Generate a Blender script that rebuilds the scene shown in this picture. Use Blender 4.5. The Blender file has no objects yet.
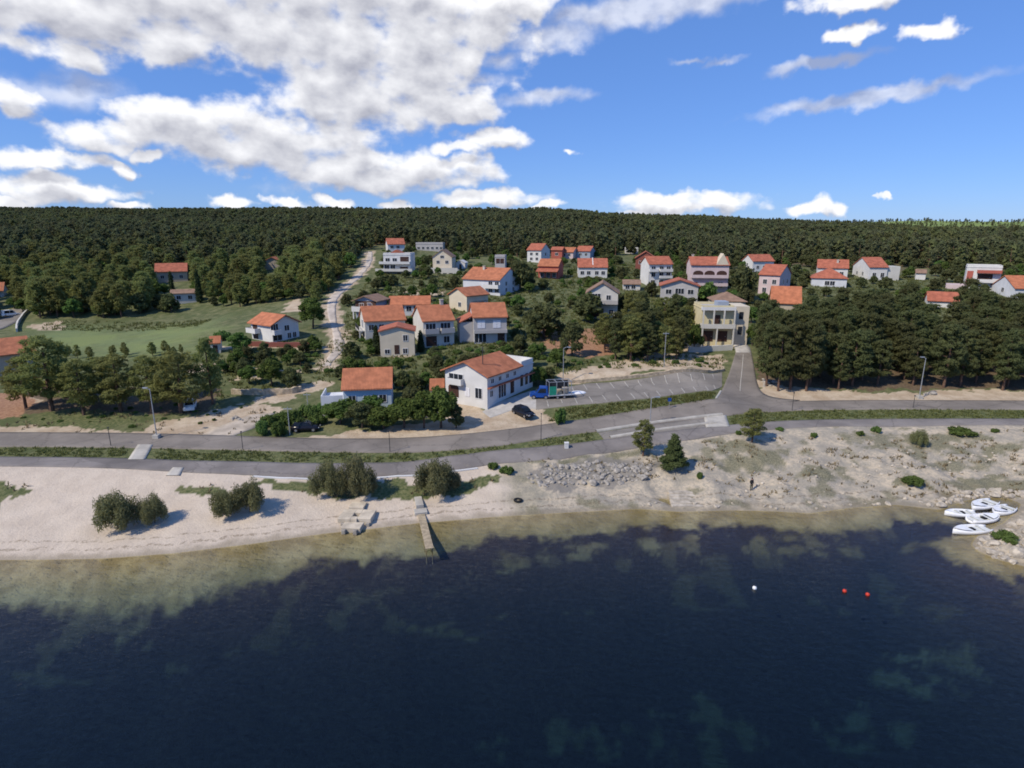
import bpy, bmesh, math, random
import numpy as np
from mathutils import Vector, Matrix
R = math.radians
sc = bpy.context.scene
col = sc.collection
random.seed(7)
RNG = np.random.default_rng(11)

# ------------------------------------------------------------------ camera
CAM_H = 32.0
FPX = 600.0                       # focal length in pixels of the 1024 wide frame
TH = math.atan(149 / 600)         # pitch below the horizon
cam_d = bpy.data.cameras.new('camera'); cam = bpy.data.objects.new('camera', cam_d); col.objects.link(cam)
cam_d.sensor_width = 36; cam_d.lens = 36 * FPX / 1024
cam_d.clip_end = 6000; cam_d.clip_start = 0.5
cam.location = (0, 0, CAM_H); cam.rotation_euler = (math.pi / 2 - TH, 0, 0)
sc.camera = cam

# ------------------------------------------------------------------ view, sun
sc.view_settings.view_transform = 'Standard'; sc.view_settings.look = 'None'
sc.view_settings.gamma = 1; sc.view_settings.use_curve_mapping = False
sc.view_settings.exposure = 0.32
sc.render.engine = 'CYCLES'
cy = sc.cycles
cy.max_bounces = 6; cy.diffuse_bounces = 2; cy.glossy_bounces = 2; cy.transmission_bounces = 4
cy.transparent_max_bounces = 8; cy.caustics_reflective = False; cy.caustics_refractive = False
cy.use_denoising = True
cy.filter_width = 1.8
SUN_AZ, SUN_EL = math.atan2(-0.80, -0.52), R(46)      # measured from +Y towards +X
sv = Vector((math.sin(SUN_AZ) * math.cos(SUN_EL), math.cos(SUN_AZ) * math.cos(SUN_EL), math.sin(SUN_EL)))
sl = bpy.data.lights.new('sun', 'SUN'); sl.energy = 3.4; sl.angle = R(0.6); sl.color = (1, 0.895, 0.73)
so = bpy.data.objects.new('sun', sl); col.objects.link(so); so.location = (-200, -50, 300)
so.rotation_euler = (-sv).to_track_quat('-Z', 'Y').to_euler()

# ------------------------------------------------------------------ world: clear sky with clouds
def pix_dir(px, py):
    u, v = (px - 512) / FPX, (py - 384) / FPX
    c, s = math.cos(TH), math.sin(TH)
    return (u, c - v * s, -s - v * c)
def pix_azel(px, py):
    d = pix_dir(px, py)
    return math.degrees(math.atan2(d[0], d[1])), math.degrees(math.atan2(d[2], math.hypot(d[0], d[1])))

W = bpy.data.worlds.new('World'); sc.world = W; W.use_nodes = True
nt = W.node_tree; nt.nodes.clear()
def nd(t, typ, **kw):
    n = t.nodes.new(typ)
    for k, v in kw.items(): setattr(n, k, v)
    return n
def mth(t, op, a, b=None, c=None, clamp=False):
    n = t.nodes.new('ShaderNodeMath'); n.operation = op; n.use_clamp = clamp
    for i, x in enumerate((a, b, c)):
        if x is None: continue
        if isinstance(x, (int, float)): n.inputs[i].default_value = x
        else: t.links.new(x, n.inputs[i])
    return n.outputs[0]
# (px, py, half width, half height, weight) of the cumulus clouds, then of the thin streaks
CLOUDS = [
 (60, -10, 280, 56, 1.2), (60, 50, 60, 18, .8), (130, 38, 110, 22, 1.0), (230, 40, 90, 24, 1.1), (330, 20, 220, 60, 1.3), (390, 85, 110, 46, 1.2), (330, 110, 50, 26, .9), (450, 108, 48, 18, 1.0), (440, 40, 70, 45, 1.1), (505, 5, 55, 22, 1.1),
 (115, 138, 55, 18, 1.1), (170, 124, 60, 30, 1.2), (240, 136, 80, 34, 1.2), (310, 152, 75, 34, 1.2), (380, 172, 75, 24, 1.2), (450, 172, 50, 16, 1.0), (270, 128, 60, 26, 1.0),
 (12, 112, 30, 14, .8), (55, 160, 55, 11, 1.1), (30, 188, 58, 18, 1.2), (95, 192, 40, 9, .8), (118, 169, 15, 8, 1.0), (150, 156, 24, 7, 1.0), (0, 205, 40, 8, .9),
 (490, 138, 36, 12, 1.1), (460, 148, 30, 8, .8), (235, 202, 25, 8, 1.1), (289, 201, 17, 8, 1.1), (335, 204, 26, 7, 1.0),
 (490, 199, 55, 11, 1.2), (545, 207, 22, 5, 1.0), (125, 207, 22, 6, 1.0), (400, 205, 25, 5, 1.0), (20, 210, 40, 6, .8),
 (690, 203, 66, 12, 1.2), (665, 209, 45, 7, 1.0), (818, 208, 32, 8, 1.1), (882, 195, 12, 3, 1.0), (640, 213, 30, 4, .8),
 (850, 0, 62, 13, 1.2), (853, 33, 23, 10, 1.1), (930, 29, 30, 11, 1.1), (573, 153, 11, 4, .8), (10, 92, 40, 18, .8),
]
STREAKS = [(545, 97, 55, 9, 1.0), (650, 8, 130, 20, 1.3), (550, 36, 60, 18, 1.1), (590, 15, 60, 16, 1.1), (500, 60, 40, 12, .8), (818, 64, 62, 8, 1.1), (870, 97, 130, 9, 1.2), (720, 61, 28, 6, .9), (480, 82, 40, 10, .9), (690, 60, 20, 4, .7), (60, 90, 90, 22, .8), (300, 185, 40, 8, .6)]
g = bpy.data.node_groups.new('CloudField', 'ShaderNodeTree')
g.interface.new_socket('P', in_out='INPUT', socket_type='NodeSocketVector')
g.interface.new_socket('D', in_out='OUTPUT', socket_type='NodeSocketFloat'); g.interface.new_socket('S', in_out='OUTPUT', socket_type='NodeSocketFloat')
gi = g.nodes.new('NodeGroupInput'); go = g.nodes.new('NodeGroupOutput')
warp = nd(g, 'ShaderNodeTexNoise', noise_dimensions='2D'); warp.inputs['Scale'].default_value = 0.42; warp.inputs['Detail'].default_value = 4
g.links.new(gi.outputs[0], warp.inputs['Vector'])
wv = nd(g, 'ShaderNodeVectorMath', operation='MULTIPLY_ADD'); g.links.new(warp.outputs['Color'], wv.inputs[0])
wv.inputs[1].default_value = (3.4, 1.9, 0); wv.inputs[2].default_value = (-1.7, -0.95, 0)
pw = nd(g, 'ShaderNodeVectorMath', operation='ADD'); g.links.new(gi.outputs[0], pw.inputs[0]); g.links.new(wv.outputs[0], pw.inputs[1])
rot = nd(g, 'ShaderNodeVectorRotate', rotation_type='Z_AXIS'); g.links.new(pw.outputs[0], rot.inputs['Vector']); TA = R(-5)
rot.inputs['Angle'].default_value = TA
def field(items, tilt):
    acc = None
    for (cx, cyy, rx, ry, wgt) in items:
        a, e = pix_azel(cx, cyy)
        a2, _ = pix_azel(cx + rx, cyy); a1, _ = pix_azel(cx - rx, cyy)
        _, e2 = pix_azel(cx, cyy - ry); _, e1 = pix_azel(cx, cyy + ry)
        ra, re = abs(a2 - a1) / 2 * 1.2, abs(e2 - e1) / 2 * 1.2
        if tilt: a, e = a * math.cos(TA) - e * math.sin(TA), a * math.sin(TA) + e * math.cos(TA)
        v = nd(g, 'ShaderNodeVectorMath', operation='MULTIPLY_ADD')
        g.links.new((rot if tilt else pw).outputs[0], v.inputs[0])
        v.inputs[1].default_value = (1 / ra, 1 / re, 0); v.inputs[2].default_value = (-a / ra, -e / re, 0)
        l = nd(g, 'ShaderNodeVectorMath', operation='LENGTH'); g.links.new(v.outputs[0], l.inputs[0])
        f = mth(g, 'MULTIPLY_ADD', l.outputs['Value'], -wgt, wgt)
        acc = f if acc is None else mth(g, 'SMOOTH_MAX', acc, f, 0.10)
    return acc
st = nd(g, 'ShaderNodeVectorMath', operation='MULTIPLY'); g.links.new(gi.outputs[0], st.inputs[0]); st.inputs[1].default_value = (0.8, 1.25, 1)
n1 = nd(g, 'ShaderNodeTexNoise', noise_dimensions='2D'); n1.inputs['Scale'].default_value = 0.40; n1.inputs['Detail'].default_value = 8; n1.inputs['Roughness'].default_value = .50
g.links.new(st.outputs[0], n1.inputs['Vector'])
nz = mth(g, 'MULTIPLY_ADD', n1.outputs['Fac'], 1.25, -0.62)
g.links.new(mth(g, 'ADD', mth(g, 'MINIMUM', field(CLOUDS, 0), 0.58), nz), go.inputs[0])
g.links.new(mth(g, 'ADD', mth(g, 'MINIMUM', field(STREAKS, 1), 0.8), mth(g, 'MULTIPLY', nz, .55)), go.inputs[1])

tc = nd(nt, 'ShaderNodeTexCoord'); sx = nd(nt, 'ShaderNodeSeparateXYZ'); nt.links.new(tc.outputs['Generated'], sx.inputs[0])
az = mth(nt, 'MULTIPLY', mth(nt, 'ARCTAN2', sx.outputs[0], sx.outputs[1]), 57.29578)
el = mth(nt, 'MULTIPLY', mth(nt, 'ARCSINE', sx.outputs[2]), 57.29578)
cb = nd(nt, 'ShaderNodeCombineXYZ'); nt.links.new(az, cb.inputs[0]); nt.links.new(el, cb.inputs[1])
G1 = nd(nt, 'ShaderNodeGroup'); G1.node_tree = g; nt.links.new(cb.outputs[0], G1.inputs[0])
off = nd(nt, 'ShaderNodeVectorMath', operation='ADD'); nt.links.new(cb.outputs[0], off.inputs[0]); off.inputs[1].default_value = (-0.5, 1.1, 0)
G2 = nd(nt, 'ShaderNodeGroup'); G2.node_tree = g; nt.links.new(off.outputs[0], G2.inputs[0])
mr = nd(nt, 'ShaderNodeMapRange', interpolation_type='SMOOTHSTEP'); nt.links.new(G1.outputs[0], mr.inputs['Value'])
mr.inputs['From Min'].default_value = 0.0; mr.inputs['From Max'].default_value = 0.52
diff = mth(nt, 'SUBTRACT', G1.outputs[0], G2.outputs[0])
lit = mth(nt, 'MULTIPLY_ADD', diff, 1.3, 0.68)
thick = mth(nt, 'MULTIPLY', mth(nt, 'SUBTRACT', G1.outputs[0], 0.35, clamp=True), -0.95)
litc = mth(nt, 'ADD', lit, thick, clamp=True)
cm = nd(nt, 'ShaderNodeMix', data_type='RGBA'); nt.links.new(litc, cm.inputs['Factor'])
cm.inputs['A'].default_value = (0.42, 0.43, 0.50, 1); cm.inputs['B'].default_value = (1.0, 1.0, 1.02, 1)
sky = nd(nt, 'ShaderNodeTexSky', sky_type='NISHITA', sun_disc=False)
sky.sun_elevation = SUN_EL; sky.sun_rotation = SUN_AZ % (2 * math.pi)
sky.air_density = 1.0; sky.dust_density = 0.15; sky.ozone_density = 3.0; sky.altitude = 100
tint = nd(nt, 'ShaderNodeMix', data_type='RGBA', blend_type='MULTIPLY'); tint.inputs['Factor'].default_value = 1
nt.links.new(sky.outputs[0], tint.inputs['A']); tint.inputs['B'].default_value = (0.64, 0.82, 1.30, 1)
hs = nd(nt, 'ShaderNodeHueSaturation'); hs.inputs['Saturation'].default_value = 1.0; nt.links.new(tint.outputs['Result'], hs.inputs['Color'])
bg1 = nd(nt, 'ShaderNodeBackground'); even = nd(nt, 'ShaderNodeMix', data_type='RGBA'); even.inputs['Factor'].default_value = .42; nt.links.new(hs.outputs[0], even.inputs['A']); even.inputs['B'].default_value = (1.32, 3.15, 7.3, 1)
nt.links.new(even.outputs['Result'], bg1.inputs[0]); bg1.inputs[1].default_value = 0.088
bg2 = nd(nt, 'ShaderNodeBackground'); nt.links.new(cm.outputs['Result'], bg2.inputs[0]); bg2.inputs[1].default_value = 0.84
mx = nd(nt, 'ShaderNodeMixShader'); ms_ = nd(nt, 'ShaderNodeMapRange', interpolation_type='SMOOTHSTEP'); nt.links.new(G1.outputs[1], ms_.inputs['Value'])
ms_.inputs['From Min'].default_value = 0.0; ms_.inputs['From Max'].default_value = 0.9
nt.links.new(mth(nt, 'MAXIMUM', mth(nt, 'MULTIPLY', mr.outputs[0], 0.97), mth(nt, 'MULTIPLY', ms_.outputs[0], .62)), mx.inputs[0]); nt.links.new(bg1.outputs[0], mx.inputs[1]); nt.links.new(bg2.outputs[0], mx.inputs[2])
wo = nd(nt, 'ShaderNodeOutputWorld'); nt.links.new(mx.outputs[0], wo.inputs[0])
W.cycles.sampling_method = 'MANUAL'; W.cycles.sample_map_resolution = 512

# ------------------------------------------------------------------ terrain function
def hash2(ix, iy, seed):
    n = (ix.astype(np.int64) * 374761393 + iy.astype(np.int64) * 668265263 + seed * 1442695041) & 0xFFFFFFFF
    n = ((n ^ (n >> 13)) * 1274126177) & 0xFFFFFFFF
    return ((n ^ (n >> 16)) & 0xFFFF) / 65535.0
def vnoise(x, y, seed=0):
    ix, iy = np.floor(x), np.floor(y); fx, fy = x - ix, y - iy
    fx = fx * fx * (3 - 2 * fx); fy = fy * fy * (3 - 2 * fy)
    a, b = hash2(ix, iy, seed), hash2(ix + 1, iy, seed); c, d = hash2(ix, iy + 1, seed), hash2(ix + 1, iy + 1, seed)
    return (a * (1 - fx) + b * fx) * (1 - fy) + (c * (1 - fx) + d * fx) * fy
def fbm(x, y, seed=0, o=4):
    s, a, t = 0, 0.5, 0
    for i in range(o):
        s = s + a * vnoise(x * 2 ** i + 17.3 * i, y * 2 ** i - 9.1 * i, seed + i); t += a; a *= .5
    return s / t                       # 0..1
def smooth(x, a, b):
    t = np.clip((x - a) / (b - a), 0, 1); return t * t * (3 - 2 * t)

def plane_hit(px, py, z=0.0):
    d = pix_dir(px, py); t = (z - CAM_H) / d[2]; return (d[0] * t, d[1] * t)
SHORE_PX = [(0, 561), (50, 560.5), (100, 559.5), (175, 554), (256, 544), (327, 534), (375, 529), (417, 524), (496, 517.5), (555, 514), (600, 511.5), (640, 509.5), (680, 512.5),
            (736, 511), (775, 512), (810, 514), (852, 508.5), (896, 505.5), (920, 508), (940, 510.5), (952, 506), (968, 501), (985, 498), (1008, 499), (1020, 504),
            (1014, 513), (1002, 523), (985, 531), (974, 538), (970, 545), (980, 553), (1000, 561), (1024, 567)]
SHORE = np.array([(-420, 22), (-200, 40), (-110, 51.5), (-70, 54)] + [plane_hit(*p) for p in SHORE_PX] + [(70, 49), (100, 38), (160, 10), (420, -60)])
LAND = np.vstack([SHORE, [(3000, -60), (3000, 4000), (-3000, 4000), (-3000, 22)]])
def inside(poly, X, Y):
    r = np.zeros(X.shape, bool); n = len(poly)
    for i in range(n):
        x1, y1 = poly[i]; x2, y2 = poly[(i + 1) % n]
        if y1 == y2: continue
        c = ((y1 > Y) != (y2 > Y)) & (X < (x2 - x1) * (Y - y1) / (y2 - y1) + x1); r ^= c
    return r
def line_dist(line, X, Y):
    d = np.full(X.shape, 1e9)
    for (x1, y1), (x2, y2) in zip(line[:-1], line[1:]):
        dx, dy = x2 - x1, y2 - y1; L = dx * dx + dy * dy + 1e-9
        t = np.clip(((X - x1) * dx + (Y - y1) * dy) / L, 0, 1)
        d = np.minimum(d, np.hypot(X - x1 - t * dx, Y - y1 - t * dy))
    return d
def shore_sd(X, Y):
    d = np.full(X.shape, 100.0); m = Y < 150
    if m.any():
        x, y = X[m], Y[m]; dd = line_dist(SHORE, x, y)
        d[m] = np.where(inside(LAND, x, y), dd, -dd)
    return d
far_l = [(320, 25), (400, 32), (600, 44), (850, 57), (1000, 60), (1300, 58), (2500, 30)]
far_c = [(400, 31.5), (600, 43), (850, 56), (1000, 59), (1300, 57), (2500, 30)]
COLS = [
 (-900, [(0, 2.5), (82, 2.7), (92, 3.5), (110, 4.5), (170, 6), (181, 7), (200, 10.5), (264, 18)] + far_l),
 (-110, [(0, 2.5), (82, 2.8), (92, 3.6), (110, 4.6), (170, 6.2), (181, 7.2), (200, 10.5), (264, 18)] + far_l),
 (-52, [(0, 3), (82, 3), (92, 3.9), (110, 5.4), (130, 8.3), (150, 10), (170, 12), (200, 15), (250, 20.5), (314, 27)] + far_c),
 (-16, [(0, 3), (84, 3.05), (92, 3.7), (103, 4.6), (115, 6), (130, 8), (150, 10.3), (200, 14.9), (250, 19.5), (314, 25.5)] + far_c),
 (3, [(0, 3), (88, 3.3), (91.5, 3.6), (95.5, 4.9), (109, 5.2), (112, 6.5), (130, 8), (150, 10.3), (200, 14.7), (250, 19.3), (314, 24.5)] + far_c),
 (33, [(0, 3.1), (91, 3.5), (93.5, 3.7), (97.5, 4.9), (109, 5.2), (112, 6.5), (130, 7.8), (150, 10.0), (200, 14.4), (250, 18.5), (314, 23.5)] + far_c),
 (43, [(0, 3.1), (93, 3.5), (102, 3.6), (115, 5.2), (133, 7.7), (150, 9.8), (200, 14.3), (250, 18.3), (314, 23)] + far_c),
 (150, [(0, 3.2), (95, 3.5), (104, 3.6), (110, 4.3), (150, 9), (200, 14), (250, 17.8), (314, 22), (400, 27.5), (600, 38), (850, 50), (1000, 53), (1300, 52), (2500, 30)]),
 (450, [(0, 3.2), (95, 3.5), (104, 3.6), (110, 4.3), (150, 9), (200, 13), (250, 16), (314, 19), (400, 24), (600, 28), (850, 36), (1100, 55), (1300, 50), (2500, 30)]),
 (900, [(0, 3.2), (95, 3.5), (104, 3.6), (110, 4.3), (150, 8), (200, 12), (250, 15), (314, 18), (400, 22), (600, 24), (850, 31), (1150, 57), (1400, 48), (2500, 30)]),
]
CX = np.array([c[0] for c in COLS], float)
def inland(X, Y):
    H = np.stack([np.interp(Y, [p[0] for p in c[1]], [p[1] for p in c[1]]) for c in COLS])
    k = np.clip(np.searchsorted(CX, X) - 1, 0, len(CX) - 2); t = np.clip((X - CX[k]) / (CX[k + 1] - CX[k]), 0, 1); t = t * t * (3 - 2 * t)
    i = np.arange(X.size)
    return H[k, i] * (1 - t) + H[k + 1, i] * t
def height(X, Y):
    X = np.atleast_1d(np.asarray(X, float)); Y = np.atleast_1d(np.asarray(Y, float))
    sh = X.shape; X = X.ravel(); Y = Y.ravel()
    d = shore_sd(X, Y)
    b = np.interp(d, [-60, -30, -12, -6, -2, 0, 5, 10, 16, 24, 60], [-11, -9, -4.2, -1.5, -.4, 0, .8, 1.6, 2.8, 4.5, 12])
    p = inland(X, Y); k = 0.5
    h = np.clip(0.5 + 0.5 * (p - b) / k, 0, 1); h = p * (1 - h) + b * h - k * h * (1 - h)
    h = np.where(d > 90, p, h)
    rock = smooth(X, -2, 12) * smooth(d, 0.3, 3) * (1 - smooth(d, 11, 15)) * (Y < 100)
    h = h + rock * ((fbm(X / 5, Y / 5, 3) - .5) * 1.5 + (fbm(X / 1.3, Y / 1.3, 5) - .5) * .5)
    sand = (1 - smooth(X, -6, 4)) * smooth(d, 1, 4) * (1 - smooth(d, 13, 17)) * (Y < 100)
    h = h + sand * (fbm(X / 7, Y / 7, 9) - .5) * .7
    h = h + smooth(Y, 220, 420) * ((fbm(X / 110, Y / 110, 21) - .5) * 9 + (fbm(X / 30, Y / 30, 22) - .5) * 3)
    h = h + (d < -3) * (fbm(X / 5, Y / 5, 31) - .5) * 0.9
    return h.reshape(sh)
def hz(x, y): return float(height(x, y)[0])
def hit(px, py):
    d = pix_dir(px, py); t = np.concatenate([np.arange(20, 160, .25), np.geomspace(160, 2500, 1500)])
    X, Y, Z = d[0] * t, d[1] * t, CAM_H + d[2] * t
    below = Z < height(X, Y)
    i = int(np.argmax(below)) if below.any() else len(t) - 1
    lo, hi = t[max(i - 1, 0)], t[i]
    for _ in range(14):
        m = (lo + hi) / 2
        if CAM_H + d[2] * m < hz(d[0] * m, d[1] * m): hi = m
        else: lo = m
    return Vector((d[0] * hi, d[1] * hi, hz(d[0] * hi, d[1] * hi)))
def to_px(p):
    dz = p[2] - CAM_H; c, s = math.cos(TH), math.sin(TH)
    dep = p[1] * c - dz * s; up = p[1] * s + dz * c
    return 512 + FPX * p[0] / dep, 384 - FPX * up / dep, dep
def z_at(Y, py):                   # height of a point at distance Y seen in row py
    v = (py - 384) / FPX
    return CAM_H - Y * math.tan(TH + math.atan(v))
def hits(pts): return [hit(*p) for p in pts]
def hits2(pts): return np.array([hit(*p)[:2] for p in pts])

# ------------------------------------------------------------------ materials
def principled(name, rough=.8):
    m = bpy.data.materials.new(name); m.use_nodes = True
    b = m.node_tree.nodes['Principled BSDF']; b.inputs['Roughness'].default_value = rough
    b.inputs['Specular IOR Level'].default_value = 0.3
    return m, m.node_tree, b
def noise(t, scale, detail=4, rough=.55, coord='Object', vec=None):
    n = t.nodes.new('ShaderNodeTexNoise'); n.inputs['Scale'].default_value = scale; n.inputs['Detail'].default_value = detail; n.inputs['Roughness'].default_value = rough
    if vec is None: vec = t.nodes.new('ShaderNodeTexCoord').outputs[coord]
    t.links.new(vec, n.inputs['Vector']); return n.outputs['Fac']
def mixc(t, f, a, b, typ='MIX'):
    n = t.nodes.new('ShaderNodeMix'); n.data_type = 'RGBA'; n.blend_type = typ
    for s, x in (('Factor', f), ('A', a), ('B', b)):
        if isinstance(x, (int, float)): n.inputs[s].default_value = x
        elif isinstance(x, tuple): n.inputs[s].default_value = (*x, 1)
        else: t.links.new(x, n.inputs[s])
    return n.outputs['Result']
def ramp01(t, f, a, b):
    n = t.nodes.new('ShaderNodeMapRange'); n.interpolation_type = 'SMOOTHSTEP'; n.inputs['From Min'].default_value = a; n.inputs['From Max'].default_value = b
    t.links.new(f, n.inputs['Value']); return n.outputs[0]
def bump(t, b, h, strength, dist):
    n = t.nodes.new('ShaderNodeBump'); n.inputs['Strength'].default_value = strength; n.inputs['Distance'].default_value = dist
    t.links.new(h, n.inputs['Height']); t.links.new(n.outputs[0], b.inputs['Normal'])
def simple(name, rgb, rough=.8, var=.15, scale=1.5, metal=0, bmp=0):
    m, t, b = principled(name, rough)
    f = noise(t, scale, 5)
    c = mixc(t, ramp01(t, f, .3, .7), tuple(x * (1 - var) for x in rgb), tuple(min(1, x * (1 + var)) for x in rgb))
    t.links.new(c, b.inputs['Base Color']); b.inputs['Metallic'].default_value = metal
    if bmp: bump(t, b, noise(t, scale * 6, 4), bmp, .05)
    return m
def roadmat(name, rgb):
    m, t, b = principled(name, .9)
    pos = t.nodes.new('ShaderNodeTexCoord').outputs['Object']; f = noise(t, .22, 5, vec=pos); f2 = noise(t, 1.6, 5, .65, vec=pos); f3 = noise(t, .07, 3, vec=pos)
    c = mixc(t, ramp01(t, f, .32, .68), tuple(x * .80 for x in rgb), tuple(x * 1.14 for x in rgb))
    c = mixc(t, mth(t, 'MULTIPLY', ramp01(t, f2, .55, .72), .45), c, (.30, .26, .20)); c = mixc(t, mth(t, 'MULTIPLY', ramp01(t, f3, .52, .60), .35), c, tuple(x * .66 for x in rgb))
    vo = t.nodes.new('ShaderNodeTexVoronoi'); vo.feature = 'DISTANCE_TO_EDGE'; vo.inputs['Scale'].default_value = .16
    wp = t.nodes.new('ShaderNodeVectorMath'); wp.operation = 'MULTIPLY_ADD'; t.links.new(f2, wp.inputs[0]); wp.inputs[1].default_value = (1.5, 1.5, 0); t.links.new(pos, wp.inputs[2]); t.links.new(wp.outputs[0], vo.inputs['Vector'])
    c = mixc(t, mth(t, 'MULTIPLY', mth(t, 'LESS_THAN', vo.outputs['Distance'], .012), .5), c, tuple(x * .5 for x in rgb))
    t.links.new(c, b.inputs['Base Color']); bump(t, b, f2, .25, .02); return m
def wallmat(name, rgb):
    m, t, b = principled(name, .9)
    f = noise(t, .45, 5); f2 = noise(t, 3.5, 4)
    c = mixc(t, ramp01(t, f, .35, .75), tuple(x * .86 for x in rgb), rgb)
    c = mixc(t, mth(t, 'MULTIPLY', ramp01(t, f2, .5, .8), .25), c, tuple(x * .75 for x in rgb))
    t.links.new(c, b.inputs['Base Color']); bump(t, b, f2, .2, .02); return m
def tilemat(name, rgb):
    m, t, b = principled(name, .85)
    tcn = t.nodes.new('ShaderNodeTexCoord').outputs['Object']
    f = noise(t, .8, 5, vec=tcn); f2 = noise(t, 6, 3, vec=tcn)
    c = mixc(t, ramp01(t, f, .3, .72), tuple(x * .72 for x in rgb), tuple(x * 1.12 for x in rgb))
    c = mixc(t, mth(t, 'MULTIPLY', ramp01(t, f2, .45, .75), .45), c, (rgb[0] * .6, rgb[1] * .7, rgb[2] * .9))
    t.links.new(c, b.inputs['Base Color'])
    w = t.nodes.new('ShaderNodeTexWave'); w.inputs['Scale'].default_value = 1.3; w.bands_direction = 'X'; w.inputs['Distortion'].default_value = .4
    t.links.new(tcn, w.inputs['Vector']); bump(t, b, w.outputs['Fac'], .6, .06); return m
def leafmat(name, dark, light, trans=.25):
    m = bpy.data.materials.new(name); m.use_nodes = True; t = m.node_tree; t.nodes.clear()
    at = t.nodes.new('ShaderNodeAttribute'); at.attribute_name = 'tint'
    oi = t.nodes.new('ShaderNodeObjectInfo')
    f = mth(t, 'MULTIPLY_ADD', oi.outputs['Random'], .55, mth(t, 'MULTIPLY', at.outputs['Fac'], .6), clamp=True)
    c = mixc(t, f, dark, light)
    hsn = t.nodes.new('ShaderNodeHueSaturation'); t.links.new(c, hsn.inputs['Color'])
    t.links.new(mth(t, 'MULTIPLY_ADD', oi.outputs['Random'], .05, .475), hsn.inputs['Hue'])
    d = t.nodes.new('ShaderNodeBsdfDiffuse'); tr = t.nodes.new('ShaderNodeBsdfTranslucent'); ms = t.nodes.new('ShaderNodeMixShader')
    t.links.new(hsn.outputs[0], d.inputs[0]); t.links.new(hsn.outputs[0], tr.inputs[0]); ms.inputs[0].default_value = trans
    t.links.new(d.outputs[0], ms.inputs[1]); t.links.new(tr.outputs[0], ms.inputs[2])
    o = t.nodes.new('ShaderNodeOutputMaterial'); t.links.new(ms.outputs[0], o.inputs[0]); return m

M = {}
M['asphalt'] = roadmat('asphalt', (.215, .190, .166))
M['asphalt_old'] = roadmat('asphalt_old', (.225, .204, .180))
M['path'] = roadmat('path_asphalt', (.212, .192, .180))
M['concrete'] = simple('concrete', (.42, .40, .37), .9, .15, .8, bmp=.2)
M['paleconcrete'] = simple('pale_concrete', (.42, .395, .35), .9, .15, .8, bmp=.2)
M['creamconcrete'] = simple('cream_concrete', (.52, .455, .36), .9, .2, .9, bmp=.3)
M['paint'] = simple('road_paint', (.42, .40, .36), .8, .15, 2)
M['gravel'] = simple('gravel', (.42, .36, .29), .95, .22, .5, bmp=.3)
M['trackdirt'] = simple('track_dirt', (.46, .40, .34), .95, .25, .3)
M['white'] = wallmat('white_render', (.68, .675, .66))
M['bluewhite'] = wallmat('blue_white_render', (.64, .66, .70))
M['paleblue'] = wallmat('pale_blue_render', (.48, .58, .68))
M['cream'] = wallmat('cream_render', (.66, .58, .45))
M['offwhite'] = wallmat('off_white_render', (.62, .60, .55))
M['greyw'] = wallmat('grey_render', (.48, .46, .45))
M['pink'] = wallmat('pink_render', (.62, .50, .50))
M['yellow'] = wallmat('yellow_render', (.66, .58, .36))
M['beige'] = wallmat('beige_render', (.48, .41, .32))
M['redw'] = wallmat('red_render', (.42, .12, .09))
M['brick'] = wallmat('dark_red_brick', (.26, .09, .07))
M['bluew'] = wallmat('blue_render', (.34, .39, .47))
M['timber'] = simple('dark_timber', (.09, .045, .03), .7, .2, 2)
M['stonewall'] = simple('dry_stone', (.46, .37, .26), .95, .3, 1.6, bmp=.8)
M['tile'] = tilemat('orange_tile', (.46, .17, .085))
M['tile2'] = tilemat('red_tile', (.43, .14, .082))
M['tile3'] = tilemat('bright_orange_tile', (.50, .18, .088))
M['tilebrown'] = tilemat('brown_tile', (.30, .19, .13))
M['glass'] = simple('window_glass', (.025, .03, .04), .12, .2, 1)
M['frame'] = simple('window_frame', (.7, .7, .7), .5, .05, 2)
M['shutter'] = simple('white_shutter', (.72, .72, .75), .6, .05, 4)
M['darkwood'] = simple('dark_wood', (.06, .03, .022), .6, .2, 3)  # also the dark fill painted for shaded openings
M['chimney'] = wallmat('chimney_render', (.55, .50, .44))
M['metal'] = simple('galvanised_metal', (.45, .46, .47), .45, .1, 3, metal=.6)
M['darkmetal'] = simple('dark_metal', (.06, .06, .065), .5, .1, 3, metal=.3)
M['bark'] = simple('bark', (.10, .07, .055), .95, .3, 3)
M['barkpine'] = simple('pine_bark', (.14, .085, .06), .95, .3, 3)
M['rock'] = simple('grey_rock', (.31, .285, .25), .95, .35, 1.2, bmp=.6)
M['rockpale'] = simple('pale_rock', (.42, .37, .30), .95, .3, 1.2, bmp=.6)
M['blackpaint'] = simple('black_car_paint', (.012, .013, .02), .2, .1, 1)
M['carglass'] = simple('car_glass', (.012, .016, .022), .05, .1, 1)
M['rubber'] = simple('rubber', (.015, .015, .016), .8, .1, 5)
M['rim'] = simple('wheel_rim', (.4, .4, .42), .35, .1, 5, metal=.7)
M['lampglass'] = simple('lamp_glass', (.7, .7, .68), .15, .05, 5)
M['taillight'] = simple('tail_light', (.4, .02, .02), .2, .05, 5)
M['bluepaint'] = simple('blue_truck_paint', (.012, .06, .28), .3, .1, 1)
M['greenpaint'] = simple('green_paint', (.02, .26, .17), .5, .15, 2)
M['whitepaint'] = simple('white_paint', (.78, .79, .80), .35, .05, 2)
M['silverpaint'] = simple('silver_paint', (.45, .47, .50), .3, .05, 2)
M['leaf_young'] = leafmat('young_pine_needles', (.055, .075, .032), (.130, .150, .060), .3)
M['boat'] = simple('boat_gelcoat', (.80, .81, .83), .3, .07, 1.5)
M['boatin'] = simple('boat_interior', (.62, .63, .60), .5, .15, 2)
M['redbuoy'] = simple('red_buoy', (.55, .05, .03), .4, .1, 3)
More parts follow.
